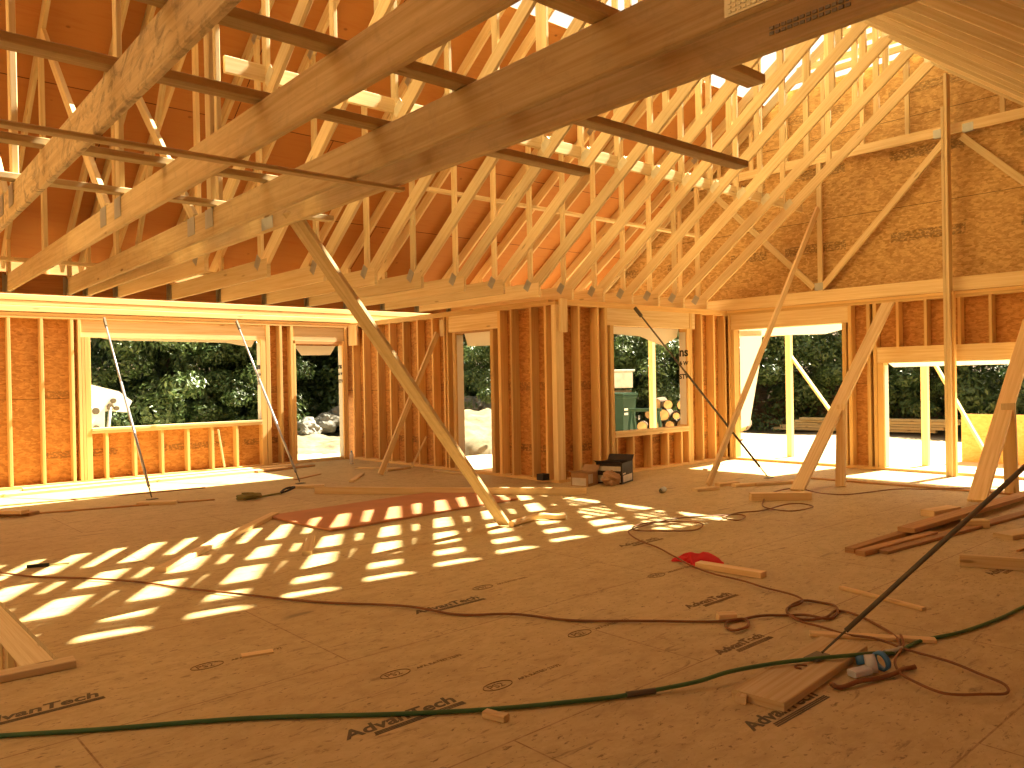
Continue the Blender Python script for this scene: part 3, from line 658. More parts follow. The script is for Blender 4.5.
# ------------------------------------------------------------------ lumber and things on the floor
LB = lambda p0, p1, w, d, lab, **k: lumber((*p0, d / 2 + k.pop('z', 0.0)), (*p1, d / 2 + k.pop('z1', 0.0)), w, d, lab, **k)
lumber((2.99, 1.845, .019), (3.915, 1.925, .019), .235, .038, 'wide plank under the foot of the dark foreground brace', m='pine')
LB((2.95, 1.90), (3.04, 1.93), .045, .032, 'tiny wood offcut tucked against the end of the wide foreground plank', m='pine')
for p0, p1, wd, dd, lab, mm in (
    ((2.98, 9.86), (3.34, 9.62), .13, .038, 'wood block under the foot of the left steel brace', 'pine'),
    ((4.86, 9.80), (5.22, 9.58), .13, .038, 'wood block under the foot of the steel brace by the far doorway', 'pine'),
    ((7.99, 5.72), (8.30, 5.62), .10, .038, 'wood block at the foot of the slender stick brace', 'pine'),
    ((8.55, 5.78), (8.85, 5.70), .10, .038, 'second small wood block beside the slender stick brace foot', 'pale'),
    ((8.86, 5.45), (9.42, 5.20), .09, .036, 'flat offcut under the dark brace by the gable doorway', 'pale'),
    ((8.62, 5.60), (9.25, 5.32), .09, .036, 'flat offcut in front of the one under the dark brace', 'pine'),
    ((7.80, 4.86), (8.28, 4.42), .10, .085, 'thick timber block at the foot of the knotty plank brace', 'pine'),
    ((4.84, 9.12), (6.95, 6.50), .045, .085, 'long timber lying on edge over the red plywood sheet', 'pine'),
    ((3.74, 7.93), (2.02, 6.20), .089, .038, 'single long stud lying diagonally in the sun patches at left', 'pine'),
    ((3.06, 5.92), (3.40, 6.50), .075, .036, 'short stud offcut lying alone among the sun patches', 'pine'),
    ((4.86, 3.46), (4.90, 2.96), .085, .040, 'pale stud offcut lying beside the red cloth', 'pale'),
    ((4.98, 2.46), (4.85, 1.90), .040, .020, 'thin stick lying between the red cloth and the foreground plank', 'pale'),
    ((3.98, 2.14), (4.32, 1.64), .050, .022, 'thin stick lying across the far end of the foreground plank', 'pale'),
    ((3.86, 2.625), (3.94, 2.56), .06, .045, 'small cube of wood beside the little cord loop', 'pine'),
    ((2.10, 2.555), (2.13, 2.455), .042, .028, 'small wood offcut touching the green hose', 'pine'),
    ((1.68, 3.975), (1.83, 3.93), .05, .01, 'pale chip of wood alone on the open floor at left', 'pale'),
    ((6.02, 2.90), (8.20, 2.86), .075, .04, 'brown timber on top of the pile at right', 'brown'),
    ((5.98, 2.80), (7.10, 2.70), .075, .04, 'brown timber at the near left end of the pile at right', 'brown'),
    ((6.16, 2.72), (9.2, 2.44), .10, .025, 'flat brown board under the front of the pile at right', 'brown'),
    ((8.02, 3.10), (8.45, 3.02), .14, .06, 'pale block behind the pile at right', 'pale'),
    ((7.66, 2.66), (7.80, 2.52), .10, .07, 'chunky block in front of the pile at right', 'pale'),
    ((7.36, 2.26), (8.3, 2.02), .16, .038, 'short plank lying right of the chunky block', 'pine'),
    ((6.9, 2.02), (7.9, 1.86), .02, .015, 'thin brown stick in front of the short plank at right', 'brown'),
    ((6.13, 2.16), (6.42, 1.50), .038, .085, 'board standing on edge at the right of the floor', 'pine'),
    ((1.95, 9.98), (.9, 11.6), .14, .038, 'lower board of the small stack at the far left', 'brown'),
    ((2.3, 12.45), (6.2, 12.38), .14, .038, 'sunlit plank lying against the foot of the far wall', 'pale'),
    ((1.2, 11.98), (5.9, 12.08), .14, .038, 'sunlit plank in front of the one along the far wall', 'pale'),
    ((5.35, 11.95), (6.4, 12.1), .10, .03, 'brown offcut lying by the far doorway', 'brown'),
    ((-.5, 10.75), (3.75, 9.55), .03, .018, 'long thin lath on the floor before the far wall', 'brown'),
    ((-.3, 11.3), (4.1, 10.75), .03, .018, 'thin lath on the floor behind the long one', 'brown'),
    ((5.72, 9.74), (6.30, 10.42), .07, .03, 'small offcut before the brace on the inner wall', 'pine'),
    ((6.66, 11.2), (7.12, 10.5), .06, .03, 'pale stick on the floor at the foot of the inner wall', 'pine'),
    ((6.75, 10.45), (7.25, 10.55), .05, .03, 'stick lying between brace foot and inner wall', 'pine'),
    ((5.3, 10.6), (5.9, 10.95), .04, .015, 'brown splinter of lath before the far doorway', 'brown'),
    ((7.22, 9.85), (7.25, 9.0), .07, .03, 'board lying across the inside of the narrow doorway', 'pine'),
    ((9.9, 5.35), (10.05, 1.6), .05, .022, 'long thin strip lying along the sunlit gable openings', 'brown'),
    ((11.0, 7.25), (9.9, 6.9), .07, .02, 'small board on the sunlit floor in the wall corner', 'pine'),
):
    LB(p0, p1, wd, dd, lab, m=mm)
lumber((1.85, 9.9, .058), (.75, 11.3, .058), .12, .036, 'upper board of the small stack at the far left', m='pine')
lumber((6.9, 2.84, .062), (10.3, 2.72, .062), .14, .038, 'wide brown board topping the back of the pile at right', m='brown')
lumber((7.24, 10.50, .02), (7.44, 10.36, .50), .07, .03, 'short offcut leaning against the inner wall studs', m='pale')
lumber((5.14, 12.66, .06), (5.05, 12.66, .66), .03, .02, 'thin stick leaning in the sill studs under the wide window', m='pine', up=(0, 1, 0))
# loose stick with bent end near the plank foot
o = MB().tube(smooth([(4.98, 5.62, .03), (5.2, 5.68, .035), (5.42, 5.70, .04), (5.52, 5.60, .03), (5.60, 5.52, .03)]), .03, 8).build('roll', 'pine', None, (5.2, 5.6, .03)); tag(o, 'tan rolled strip lying at the foot of the long dappled plank', 'roll')
# red plywood sheet
c = Vector((3.69, 6.66)); ux = Vector((math.cos(.055), math.sin(.055))); uy = Vector((-ux.y, ux.x))
mb = MB(); pts = [c, c + ux * 2.44, c + ux * 2.44 + uy * 1.22, c + uy * 1.22]
mb.prism([(p.x, p.y, .006) for p in pts], (0, 0, .018)); o = mb.build('plywood_sheet', 'ply', None, (4.9, 7.3, 0)); tag(o, 'reddish plywood sheet lying flat on the floor in the sun patches', 'plywood')

def ground_line(pts, z, n=5): return [Vector((p.x, p.y, z)) for p in smooth([(a, b, z) for a, b in pts], n)]
cord1 = [(1.05, 7.23), (1.23, 6.82), (1.5, 6.41), (1.84, 5.86), (2.01, 5.41), (2.37, 4.7), (2.74, 4.13), (2.88, 3.76), (3.1, 3.51), (3.27, 3.2), (3.55, 2.86), (3.82, 2.61), (3.95, 2.51), (3.87, 2.44), (3.75, 2.43), (3.77, 2.51), (3.86, 2.55), (3.97, 2.52), (4.12, 2.45), (4.25, 2.34), (4.28, 2.2), (4.45, 2.22), (4.57, 2.32), (4.54, 2.45), (4.37, 2.47), (4.22, 2.4), (4.18, 2.3), (4.29, 2.21), (4.48, 2.24), (4.45, 2.11), (4.36, 1.94), (4.2, 1.78), (4.06, 1.7)]
cord2 = [(10.41, 3.21), (9.82, 3.65), (9.57, 3.94), (9.1, 4.13), (8.67, 4.27), (8.67, 4.5), (8.82, 4.83), (8.6, 4.96), (8.16, 4.86), (7.75, 4.67), (7.36, 4.42), (7.36, 4.14), (7.67, 4.07), (7.85, 4.25), (7.66, 4.36), (7.17, 4.36), (6.86, 4.44), (6.59, 4.41), (6.54, 4.23), (6.78, 4.28), (6.8, 4.43), (6.5, 4.59), (6.18, 4.71), (5.86, 4.75), (5.59, 4.68), (5.59, 4.48), (5.86, 4.25), (6.13, 4.31), (6.22, 4.51), (5.99, 4.68), (5.71, 4.69), (5.43, 4.59), (5.23, 4.3), (5.07, 3.97), (4.93, 3.71), (4.79, 3.5), (4.68, 3.18), (4.63, 2.89), (4.59, 2.69), (4.5, 2.46), (4.29, 2.44), (4.16, 2.35), (4.09, 2.19), (4.07, 2.02), (4.09, 1.87), (4.06, 1.7), (4.01, 1.5), (3.96, 1.33), (3.88, 1.2), (3.8, 1.16), (3.7, 1.21), (3.61, 1.34), (3.64, 1.48), (3.75, 1.59), (3.87, 1.65), (4.1, 1.71), (4.24, 1.78)]
def cordz(pts, r, z0):
    L = smooth([(a, b, 0) for a, b in pts], 6); out = []
    for i, p in enumerate(L): out.append(Vector((p.x, p.y, z0 + .004 * (1 + math.sin(i * .55)))))
    return MB().tube(out, r, 8)
tag(cordz(cord1, .0075, .009).build('extension_cord', 'cord', None, (2.7, 4, 0)), 'brown orange cord crossing the floor from far left to the small loop', 'cord')
tag(cordz(cord2, .0065, .020).build('extension_cord', 'cord', None, (5.2, 4, 0)), 'brown orange cord coiled behind the red cloth and looping round the foreground plank', 'cord')
tag(cordz([(3.38, 1.72), (3.37, 1.69), (3.45, 1.66), (3.56, 1.63), (3.71, 1.58), (3.81, 1.58), (3.85, 1.55)], .011, .012).build('hose_end', 'cord', None, (3.6, 1.6, 0)), 'short thick red hose end lying in front of the foreground plank', 'hose')
g1 = [(0.3, 3.95, .011), (0.47, 3.81, .011), (0.59, 3.74, .011), (0.9, 3.52, .011), (1.38, 3.2, .011), (1.85, 2.8, .011), (2.18, 2.55, .012), (2.55, 2.33, .012), (2.69, 2.26, .014), (2.95, 2.13, .03), (3.12, 2.06, .052), (3.35, 1.97, .054), (3.56, 1.86, .054), (3.70, 1.78, .052), (3.86, 1.75, .03), (4.0, 1.7, .014), (4.26, 1.69, .011), (4.55, 1.6, .011), (4.96, 1.54, .011), (5.28, 1.52, .011), (5.78, 1.46, .011), (6.3, 1.4, .011)]
t = thing('air_hose', 'green air hose stretched across the foreground floor', 'hose', (2.7, 2.26, 0)); og = (2.7, 2.26, 0)
MB().tube(smooth(g1, 6), .0095, 10).build('hose', 'green', t, og)
MB().tube([(2.66, 2.275, .014), (2.70, 2.255, .014), (2.78, 2.215, .016)], .013, 10).build('coupling', 'dark', t, og)
MB().tube([(3.94, 1.73, .016), (3.98, 1.71, .016), (4.06, 1.70, .014)], .016, 10).build('coupling', 'metal', t, og)

# red cloth
mb = MB(); n = 14; rr = random.Random(3)
cx, cy = 4.98, 3.56
for i in range(n + 1):
    for j in range(9):
        u, v = i / n, j / 8
        edge = min(u, 1 - u) * 2; ed2 = min(v, 1 - v) * 2
        x = cx - .13 + .28 * u + rr.uniform(-.012, .012) + (.05 * math.sin(v * 5)); y = cy + .12 - .26 * v + rr.uniform(-.012, .012) + .06 * math.sin(u * 6)
        mb.v.append(Vector((x, y, .006 + (edge * ed2) ** .5 * (.03 + .035 * abs(math.sin(u * 9 + v * 4)) * 1.0 + rr.uniform(0, .015)))))
for i in range(n):
    for j in range(8): a = i * 9 + j; mb.face((a, a + 1, a + 10, a + 9), ((0, 0),) * 4, 0, True)
tag(mb.build('rag', 'red', None, (cx, cy, 0)), 'crumpled red cloth lying beside the pale stud offcut', 'cloth')

# roll of webbing with its black loop
t = thing('webbing_strap', 'olive strap bundle with a black loop on the floor before the far wall', 'strap', (4.1, 9.3, 0)); og = (4.1, 9.3, 0)
MB().tube([(4.04 + (.05 + .012 * (i % 5)) * math.cos(i * .63) * 1.5, 9.24 + (.05 + .01 * (i % 7)) * math.sin(i * .63), .016 + .0016 * i) for i in range(34)], .016, 7).build('coil', 'olive', t, og)
MB().tube(smooth([(4.12, 9.22, .02), (4.3, 9.34, .015), (4.5, 9.36, .02)]), .012, 6).build('strap_end', 'olive', t, og)
MB().tube(smooth([(4.5, 9.36, .02), (4.62, 9.36, .05), (4.78, 9.55, .05), (4.72, 9.66, .03), (4.58, 9.50, .02), (4.5, 9.36, .02)]), .014, 6).build('loop', 'black', t, og)

# blue and white tape pieces by the plank
t = thing('tape_roll', 'crumpled pale roll with blue tape by the foreground plank', 'tape', (3.66, 1.70, 0)); og = (3.66, 1.70, 0)
def ring(c, r, hw, th, ax):
    c = Vector(c); ax = Vector(ax).normalized(); e1 = ax.orthogonal().normalized(); e2 = ax.cross(e1); mb = MB(); n = 20
    for k in range(n):
        a = 2 * math.pi * k / n; d = e1 * math.cos(a) + e2 * math.sin(a)
        for rr_, h_ in ((r, -hw), (r, hw), (r - th, hw), (r - th, -hw)): mb.v.append(c + d * rr_ + ax * h_)
    for k in range(n):
        for q in range(4): a = k * 4 + q; b2 = ((k + 1) % n) * 4 + q; q2 = (q + 1) % 4; mb.face((a, b2, ((k + 1) % n) * 4 + q2, k * 4 + q2), ((0, 0),) * 4, 0, True)
    return mb
ring((3.68, 1.68, .042), .042, .022, .016, (.5, -.75, .15)).build('white_roll', 'clear', t, og)
ring((3.74, 1.66, .045), .046, .012, .012, (.9, -.3, .2)).build('blue_roll', 'blue', t, og)
ring((3.74, 1.75, .028), .028, .02, .012, (.2, .4, 1)).build('blue_roll', 'blue', t, og)
MB().board((3.55, 1.71, .022), (3.64, 1.675, .026), .055, .03, (0, 0, 1), .008).build('pack', 'clear', t, og)
mb = MB()
MB().tube(smooth([(3.45, 1.87, .044), (3.42, 1.90, .046), (3.39, 1.895, .044), (3.40, 1.87, .043)]), .0045, 6).build('cap', 'cord', t, og)

# knife at far left, small can, bottle
t = thing('utility_knife', 'black handled knife lying by the cord at far left', 'knife', (1.42, 7.05, 0)); og = (1.42, 7.05, 0)
MB().board((1.33, 7.10, .014), (1.47, 7.05, .014), .03, .024, (0, 0, 1), .008).build('handle', 'black', t, og); MB().board((1.47, 7.05, .012), (1.60, 7.0, .012), .022, .01).build('blade', 'olive', t, og)
t = thing('drink_can', 'crushed small can lying on the floor in front of the cardboard boxes', 'can', (7.68, 5.95, 0)); og = (7.68, 5.95, 0)
MB().tube([(7.62, 5.93, .03), (7.63, 5.93, .033), (7.73, 5.97, .033), (7.74, 5.975, .028)], [.025, .033, .033, .025], 12).build('body', 'metal', t, og)
MB().tube([(7.615, 5.928, .03), (7.62, 5.93, .03)], .026, 12).build('lid', 'dark', t, og)
t = thing('water_bottle', 'clear water bottle standing against the inner wall studs', 'bottle', (7.0, 11.9, 0)); og = (7.0, 11.9, 0)
MB().tube([(7.0, 11.9, .0), (7.0, 11.9, .14), (7.0, 11.9, .17), (7.0, 11.9, .20)], [.034, .034, .03, .014], 14).build('body', 'clear', t, og)
MB().tube([(7.0, 11.9, .20), (7.0, 11.9, .225)], .016, 12).build('cap', 'blue', t, og)

# cardboard boxes in the corner
def carton(name, label, c, sx, sy, h, rot, bodym, extra):
    t = thing(name, label, 'box', (c[0], c[1], 0)); t.rotation_euler = (0, 0, rot)
    mb = MB(); a, b2, th = sx / 2, sy / 2, .005
    mb.box((-a, -b2, 0), (a, b2, .005)); mb.box((-a, -b2, .005), (-a + th, b2, h)); mb.box((a - th, -b2, .005), (a, b2, h)); mb.box((-a + th, -b2, .005), (a - th, -b2 + th, h)); mb.box((-a + th, b2 - th, .005), (a - th, b2, h))
    mb.build('body', bodym, t)
    for x0, x1, z0, z1, side in extra:
        m2 = MB()
        if side == 'x': m2.box((-a - .0015, -b2 + x0 * sy, z0 * h), (-a - .0002, -b2 + x1 * sy, z1 * h), ch=.0002)
        else: m2.box((-a + x0 * sx, -b2 - .0015, z0 * h), (-a + x1 * sx, -b2 - .0002, z1 * h), ch=.0002)
        m2.build('printed_panel', 'label', t)
    for s, tilt in ((-1, .35), (1, .8)):
        m2 = MB(); m2.board((s * a, 0, h), (s * (a + .10 * math.cos(tilt)), 0, h + .10 * math.sin(tilt)), sy - .01, .004, (0, 0, 1), .0005); m2.build('flap', bodym, t)
    return t
carton('cardboard_box', 'black and white open carton in the corner under the window', (8.05, 7.02), .40, .36, .27, .35, 'cardblack',
       ((.06, .94, .62, .84, 'x'), (.06, .94, .08, .40, 'x'), (.08, .92, .08, .40, 'y'), (.05, .3, .45, .52, 'y')))
carton('cardboard_box', 'low brown carton beside the wall corner post', (7.58, 7.12), .28, .24, .17, .25, 'card', ((.10, .92, .05, .62, 'x'), (.08, .5, .2, .9, 'y')))
mb = MB(); rr = random.Random(11); n, m_ = 12, 8
for i in range(m_ + 1):
    for j in range(n):
        th = math.pi * i / m_; ph = 2 * math.pi * j / n; r = .13 * (1 + rr.uniform(-.22, .22))
        mb.v.append(Vector((7.76 + r * 1.2 * math.sin(th) * math.cos(ph), 6.83 + r * .7 * math.sin(th) * math.sin(ph), max(.002, .085 + r * .75 * math.cos(th)))))
for i in range(m_):
    for j in range(n): mb.face((i * n + j, i * n + (j + 1) % n, (i + 1) * n + (j + 1) % n, (i + 1) * n + j), ((0, 0),) * 4)
tag(mb.build('paper_bag', 'card', None, (7.76, 6.83, 0)), 'crumpled paper bag between the two corner cartons', 'bag')
o = MB().box((7.32, 7.62, .038), (7.44, 7.74, .12)).build('small_carton', 'cardblack', None, (7.38, 7.68, .038)); tag(o, 'tiny dark carton on the bottom plate left of the corner post', 'box')

# ------------------------------------------------------------------ house wrap flaps on the openings
def flap(pts, thick, parent, name='wrap_flap'):
    return MB().prism(pts, thick, 0).build(name, 'wrap', parent)
flap([(6.45, YA + .16, 2.06), (7.31, YA + .16, 2.06), (7.18, YA + .17, 1.86), (6.62, YA + .17, 1.85)], (0, .003, 0), wall_left)
flap([(3.24, YA + .16, 2.12), (5.80, YA + .16, 2.12), (5.72, YA + .17, 1.98), (5.3, YA + .17, 2.05), (3.6, YA + .17, 2.06)], (0, .003, 0), wall_left)
flap([(XJ + .16, 8.85, 2.10), (XJ + .16, 9.62, 2.10), (XJ + .17, 9.55, 1.88), (XJ + .17, 8.92, 1.87)], (.003, 0, 0), wall_inner)
flap([(8.62, YB + .16, 2.12), (10.33, YB + .16, 2.12), (10.30, YB + .17, 1.97), (9.95, YB + .17, 1.84), (9.75, YB + .165, 1.88), (9.4, YB + .165, 1.97), (8.66, YB + .17, 2.0)], (0, .003, 0), wall_back)
flap([(XG + .16, 5.56, 2.12), (XG + .16, 7.36, 2.12), (XG + .17, 7.36, 2.0), (XG + .17, 5.9, 1.96), (XG + .17, 5.6, 2.02)], (.003, 0, 0), wall_right)
flap([(XG + .17, 7.36, 2.1), (XG + .19, 6.95, 2.1), (XG + .2, 7.03, 1.5), (XG + .19, 7.22, .55), (XG + .17, 7.36, .5)], (.003, 0, 0), wall_right)
flap([(XG + .16, 1.9, 1.5), (XG + .16, 4.97, 1.5), (XG + .17, 4.9, 1.44), (XG + .17, 3.0, 1.45), (XG + .17, 1.9, 1.44)], (.003, 0, 0), wall_right)
MB().box((3.236, YA + .03, .79), (3.239, YA + .15, 2.05), ch=.0005).build('wrap_lining', 'wrap', wall_left)
MB().box((5.806, YA + .03, .79), (5.809, YA + .15, 2.05), ch=.0005).build('wrap_lining', 'wrap', wall_left)
MB().box((7.326, YA + .03, .06), (7.329, YA + .15, 2.02), ch=.0005).build('wrap_lining', 'wrap', wall_left)
MB().box((10.326, YB + .03, .62), (10.329, YB + .15, 2.05), ch=.0005).build('wrap_lining', 'wrap', wall_back)
MB().box((XG + .03, 4.966, .05), (XG + .15, 4.969, 1.47), ch=.0005).build('wrap_lining', 'wrap', wall_right)
MB().box((XJ + .03, 9.634, .05), (XJ + .15, 9.637, 2.05), ch=.0005).build('wrap_lining', 'wrap', wall_inner)
RX = (math.pi / 2, 0, -math.pi / 2)
text('ns', (10.3245, YB + .15, 1.68), .19, RX, 'black', wall_back, bold=.006)
text('& W', (10.3245, YB + .15, 1.54), .085, RX, 'black', wall_back, bold=.003)
text('STV', (10.3245, YB + .15, 1.33), .10, RX, 'black', wall_back, bold=.003)
text('ns', (5.8045, YA + .145, 1.62), .13, RX, 'black', wall_left, bold=.006); text('& W', (5.8045, YA + .145, 1.50), .07, RX, 'black', wall_left, bold=.003); text('STV', (5.8045, YA + .145, 1.36), .085, RX, 'black', wall_left, bold=.003)
text('ns', (7.3245, YA + .145, 1.62), .13, RX, 'black', wall_left, bold=.006); text('& W', (7.3245, YA + .145, 1.50), .07, RX, 'black', wall_left, bold=.003); text('STV', (7.3245, YA + .145, 1.36), .085, RX, 'black', wall_left, bold=.003)

# ------------------------------------------------------------------ outside: ground, porch posts, boards
from mathutils import noise as mn
mb = MB(); N = 70; S = 150.0
def gz(x, y):
    d = math.hypot(x - 5, y - 6); z = -.22
    if d > 11: z -= .01 * min(d - 11, 6) - .12 * mn.noise(Vector((x * .25, y * .25, 0)))
    if d > 27: z += (d - 27) * .12 * (1 if (x > 0 or y > 0) else 0)
    return min(z, 9)
def gp(i, j):
    u, v = (i / N - .5) * 2, (j / N - .5) * 2
    return 5 + math.copysign(abs(u) ** 1.7, u) * S / 2, 6 + math.copysign(abs(v) ** 1.7, v) * S / 2
for i in range(N + 1):
    for j in range(N + 1):
        x, y = gp(i, j); z = gz(x, y)
        if -4.3 < x < 11.6 and -3.4 < y < 13: z = -2.6
        mb.v.append(Vector((x, y, z)))
for i in range(N):
    for j in range(N): a = i * (N + 1) + j; mb.face((a, a + N + 1, a + N + 2, a + 1), ((0, 0),) * 4, 0, True)
gr = struct(mb.build('ground', 'ground'))
# porch ground strip close to the house
struct(MB().box((XG + .15, -3, -.30), (19, 13, -.19), ch=.001).build('ground_pad', 'ground')); struct(MB().box((XJ + .16, YB + .16, -.30), (XG + .149, 13, -.19), ch=.001).build('ground_pad', 'ground'))

def porch_post(x, y, top, label, brace=None):
    t = thing('porch_post', label, 'post', (x, y, -.19)); og = (x, y, -.19)
    MB().board((x, y, -.19), (x, y, top), .10, .10, (1, 0, 0)).build('post', 'pale', t, og)
    if brace: MB().board(brace[0], brace[1], .038, .10, (1, 0, 0)).build('brace', 'pale', t, og)
    return t
porch_post(12.82, 10.15, 2.42, 'sunlit porch post seen through the window of the back wall')
porch_post(14.0, 7.85, 2.2, 'sunlit porch post seen through the first gable doorway', ((14.06, 7.9, 1.78), (14.06, 6.5, -.1)))
porch_post(14.0, 5.42, 2.2, 'sunlit porch post seen through the low wide gable opening', ((14.06, 5.35, 1.62), (14.06, 4.45, -.1)))
lumber((14.0, 9.6, 2.14), (14.0, 7.9, 2.14), .038, .09, 'sunlit horizontal rail fixed to the porch post outside the first gable doorway', 'rail', 'rail', 'pale')
o = MB().box((15.0, 3.2, -.25), (15.02, 5.22, .63), ch=.001).build('sheathing_panel', 'yellowboard', None, (15, 4.2, -.25)); tag(o, 'orange sheathing panel standing outside the low wide gable opening', 'panel')
# stacked planks on the ground outside the first doorway
rr = random.Random(5)
for k in range(5):
    yy = 8.3 + k * .28
    lumber((21.5 + rr.uniform(-.3, .3), 12.6 - k * .2, -.22 + .075 * k), (22.4, 8.4 - k * .2, -.22 + .075 * k), .3, .065, '%s plank from the ground in the grey pile outside the first gable doorway' % ['lowest', 'second', 'third', 'fourth', 'topmost'][k], 'plank', 'plank', 'old', group='planks outside')
# parked car, only its back corner shows
t = thing('car', 'dark car parked beyond the orange panel outside', 'car', (21.5, 3.6, -.25)); og = (21.5, 3.6, -.25)
sec = [(-.95, .35), (-.95, .95), (-.72, 1.42), (.72, 1.42), (.95, .95), (.95, .35)]
def car_ring(y, s, top): return [Vector((21.5 + a * s, y, -.25 + (z if z < 1 else 1 + (z - 1) * top))) for a, z in sec]
mb = MB(); rings = [car_ring(5.55, .92, -.3), car_ring(5.3, 1, .75), car_ring(4.9, 1, 1.0), car_ring(3.4, 1, 1.0), car_ring(2.7, 1, .55), car_ring(1.6, .92, -.4)]
for r_ in rings: mb.v += r_
for i in range(5):
    for k in range(6): mb.face((i * 6 + k, i * 6 + (k + 1) % 6, i * 6 + 6 + (k + 1) % 6, i * 6 + 6 + k), ((0, 0),) * 4)
mb.face(tuple(range(6)), ((0, 0),) * 6); mb.face(tuple(30 + k for k in reversed(range(6))), ((0, 0),) * 6)
mb.build('body', 'car', t, og)
mb = MB(); mb.poly([(20.53, 5.1, .76), (20.53, 3.0, .76), (20.72, 3.4, 1.10), (20.72, 4.9, 1.10)]); mb.build('side_window', 'carglass', t, og, recalc=False)
for yy in (2.2, 4.8):
    for xx in (20.62, 22.38): MB().tube([(xx - .1, yy, .06), (xx + .1, yy, .06)], .31, 18).build('wheel', 'black', t, og)

# ------------------------------------------------------------------ green bin, sawhorse, log pile, white box
t = thing('wheeled_bin', 'green wheeled bin beside the log pile outside', 'bin', (14.0, 12.0, -.2)); og = (14.0, 12.0, -.2)
mb = MB(); a, b2 = .22, .27
for z_, k in ((-.12, .85), (.88, 1.0), (.90, 1.08), (.95, 1.08)): mb.v += [Vector((14 + sx * a * k, 12 + sy * b2 * k, z_)) for sx, sy in ((-1, -1), (1, -1), (1, 1), (-1, 1))]
for i in range(3):
    for k in range(4): mb.face((i * 4 + k, i * 4 + (k + 1) % 4, i * 4 + 4 + (k + 1) % 4, i * 4 + 4 + k), ((0, 0),) * 4)
mb.face((0, 1, 2, 3), ((0, 0),) * 4); mb.face((12, 13, 14, 15), ((0, 0),) * 4); mb.build('body', 'binGreen', t, og)
MB().board((14, 11.70, .985), (14, 12.33, .985), .52, .05, (0, 0, 1), .02).build('lid', 'binGreen', t, og)
for sx in (-1, 1): MB().tube([(14 + sx * .2 - .02, 12.3, -.09), (14 + sx * .2 + .02, 12.3, -.09)], .1, 14).build('wheel', 'black', t, og)
for z_ in (.62, .52): MB().box((13.80, 11.715, z_), (13.92, 11.722, z_ + .05), ch=.001).build('sticker', 'label', t, og)
t = thing('sawhorse', 'green folding sawhorse in front of the log pile outside', 'sawhorse', (13.9, 11.2, -.2)); og = (13.9, 11.2, -.2)
for p in ((13.80, 11.5), (14.05, 11.0)):
    for s in (-1, 1): MB().board((p[0] + s * .18, p[1], -.19), (p[0] + s * .02, p[1], .62), .05, .07, (0, 1, 0)).build('leg', 'binGreen', t, og)
MB().board((13.74, 11.56, .64), (14.12, 10.94, .64), .07, .07).build('beam', 'binGreen', t, og)
dlog = Vector((.80, .60, 0)); nlog = Vector((.60, -.80, 0)); rr = random.Random(9)
lg = []
base = Vector((15.2, 12.55, -.2)); rows = [(0, 8), (.5, 8), (1.0, 7), (1.4, 5)]; k = 0
for r_, (off, cnt) in enumerate(rows):
    for c_ in range(cnt):
        rad = rr.uniform(.08, .155); p = base + nlog * ((off + c_) * .32) + Vector((0, 0, 0.14 + r_ * .25)) + dlog * rr.uniform(-.35, .3)
        tilt = nlog * rr.uniform(-.35, .2)
        t = thing('log', '%s log from the left in the %s row of the log pile outside' % (ORD[c_], ['bottom', 'second', 'third', 'top'][r_]), 'log', p, 'logs in the pile')
        pts = [p + (dlog + tilt) * (1.1 * q) + Vector((rr.uniform(-.015, .015), 0, rr.uniform(-.015, .015))) for q in (0, .3, .6, 1)]
        MB().tube(pts, [rad, rad * .97, rad * 1.02, rad * .95], 12).build('bark', 'bark', t, p)
        MB().tube([pts[0] - (dlog + tilt) * .006, pts[0] + (dlog + tilt) * .002], rad * .93, 12).build('cut_end', 'logend', t, p)
t = thing('storage_box', 'white box on dark legs behind the green bin outside', 'box', (18.0, 15.6, -.3)); og = (18.0, 15.6, -.3)
MB().board((17.65, 15.9, 1.28), (18.35, 15.3, 1.28), .5, .46, (0, 0, 1), .03).build('body', 'white', t, og)
MB().board((17.60, 15.94, 1.55), (18.40, 15.26, 1.55), .56, .06, (0, 0, 1), .02).build('lid', 'white', t, og)
for p in ((17.7, 15.65), (18.1, 15.3), (17.95, 16.0), (18.4, 15.65)): MB().board((*p, -.3), (*p, 1.05), .06, .06, (1, 0, 0)).build('leg', 'dark', t, og)
MB().board((17.7, 15.8, .95), (18.3, 15.3, .95), .4, .06).build('shelf', 'dark', t, og)

# ------------------------------------------------------------------ excavator arm outside the wide window
t = thing('excavator_arm', 'white excavator boom with pins and rams outside the wide window', 'machine arm', (4.6, 18, -.2)); og = (4.6, 18, -.2)
mb = MB(); mb.prism([(3.2, 17.9, 1.62), (4.55, 17.9, 1.42), (5.08, 17.9, 1.27), (5.34, 17.9, 1.06), (5.22, 17.9, .83), (4.92, 17.9, .87), (4.72, 17.9, .86), (4.4, 17.9, .55), (3.2, 17.9, .6)], (0, .26, 0)); mb.build('boom', 'white', t, og)
mb = MB(); mb.prism([(4.45, 17.86, .95), (4.80, 17.86, .95), (4.76, 17.86, -.2), (4.5, 17.86, -.2)], (0, .34, 0)); mb.build('link', 'white', t, og)
for x, z_, r_ in ((4.96, 1.08, .05), (5.02, .92, .045), (4.90, .95, .06), (4.62, .88, .07), (4.62, .52, .07)): MB().tube([(x, 17.82, z_), (x, 18.24, z_)], r_, 14).build('pin', 'dark', t, og)
MB().tube([(4.90, 17.85, .95), (4.82, 17.85, .3), (4.78, 17.85, -.1)], .035, 10).build('ram', 'metal', t, og); MB().tube([(4.78, 17.95, .85), (4.72, 17.95, .2)], .03, 10).build('ram', 'metal', t, og)
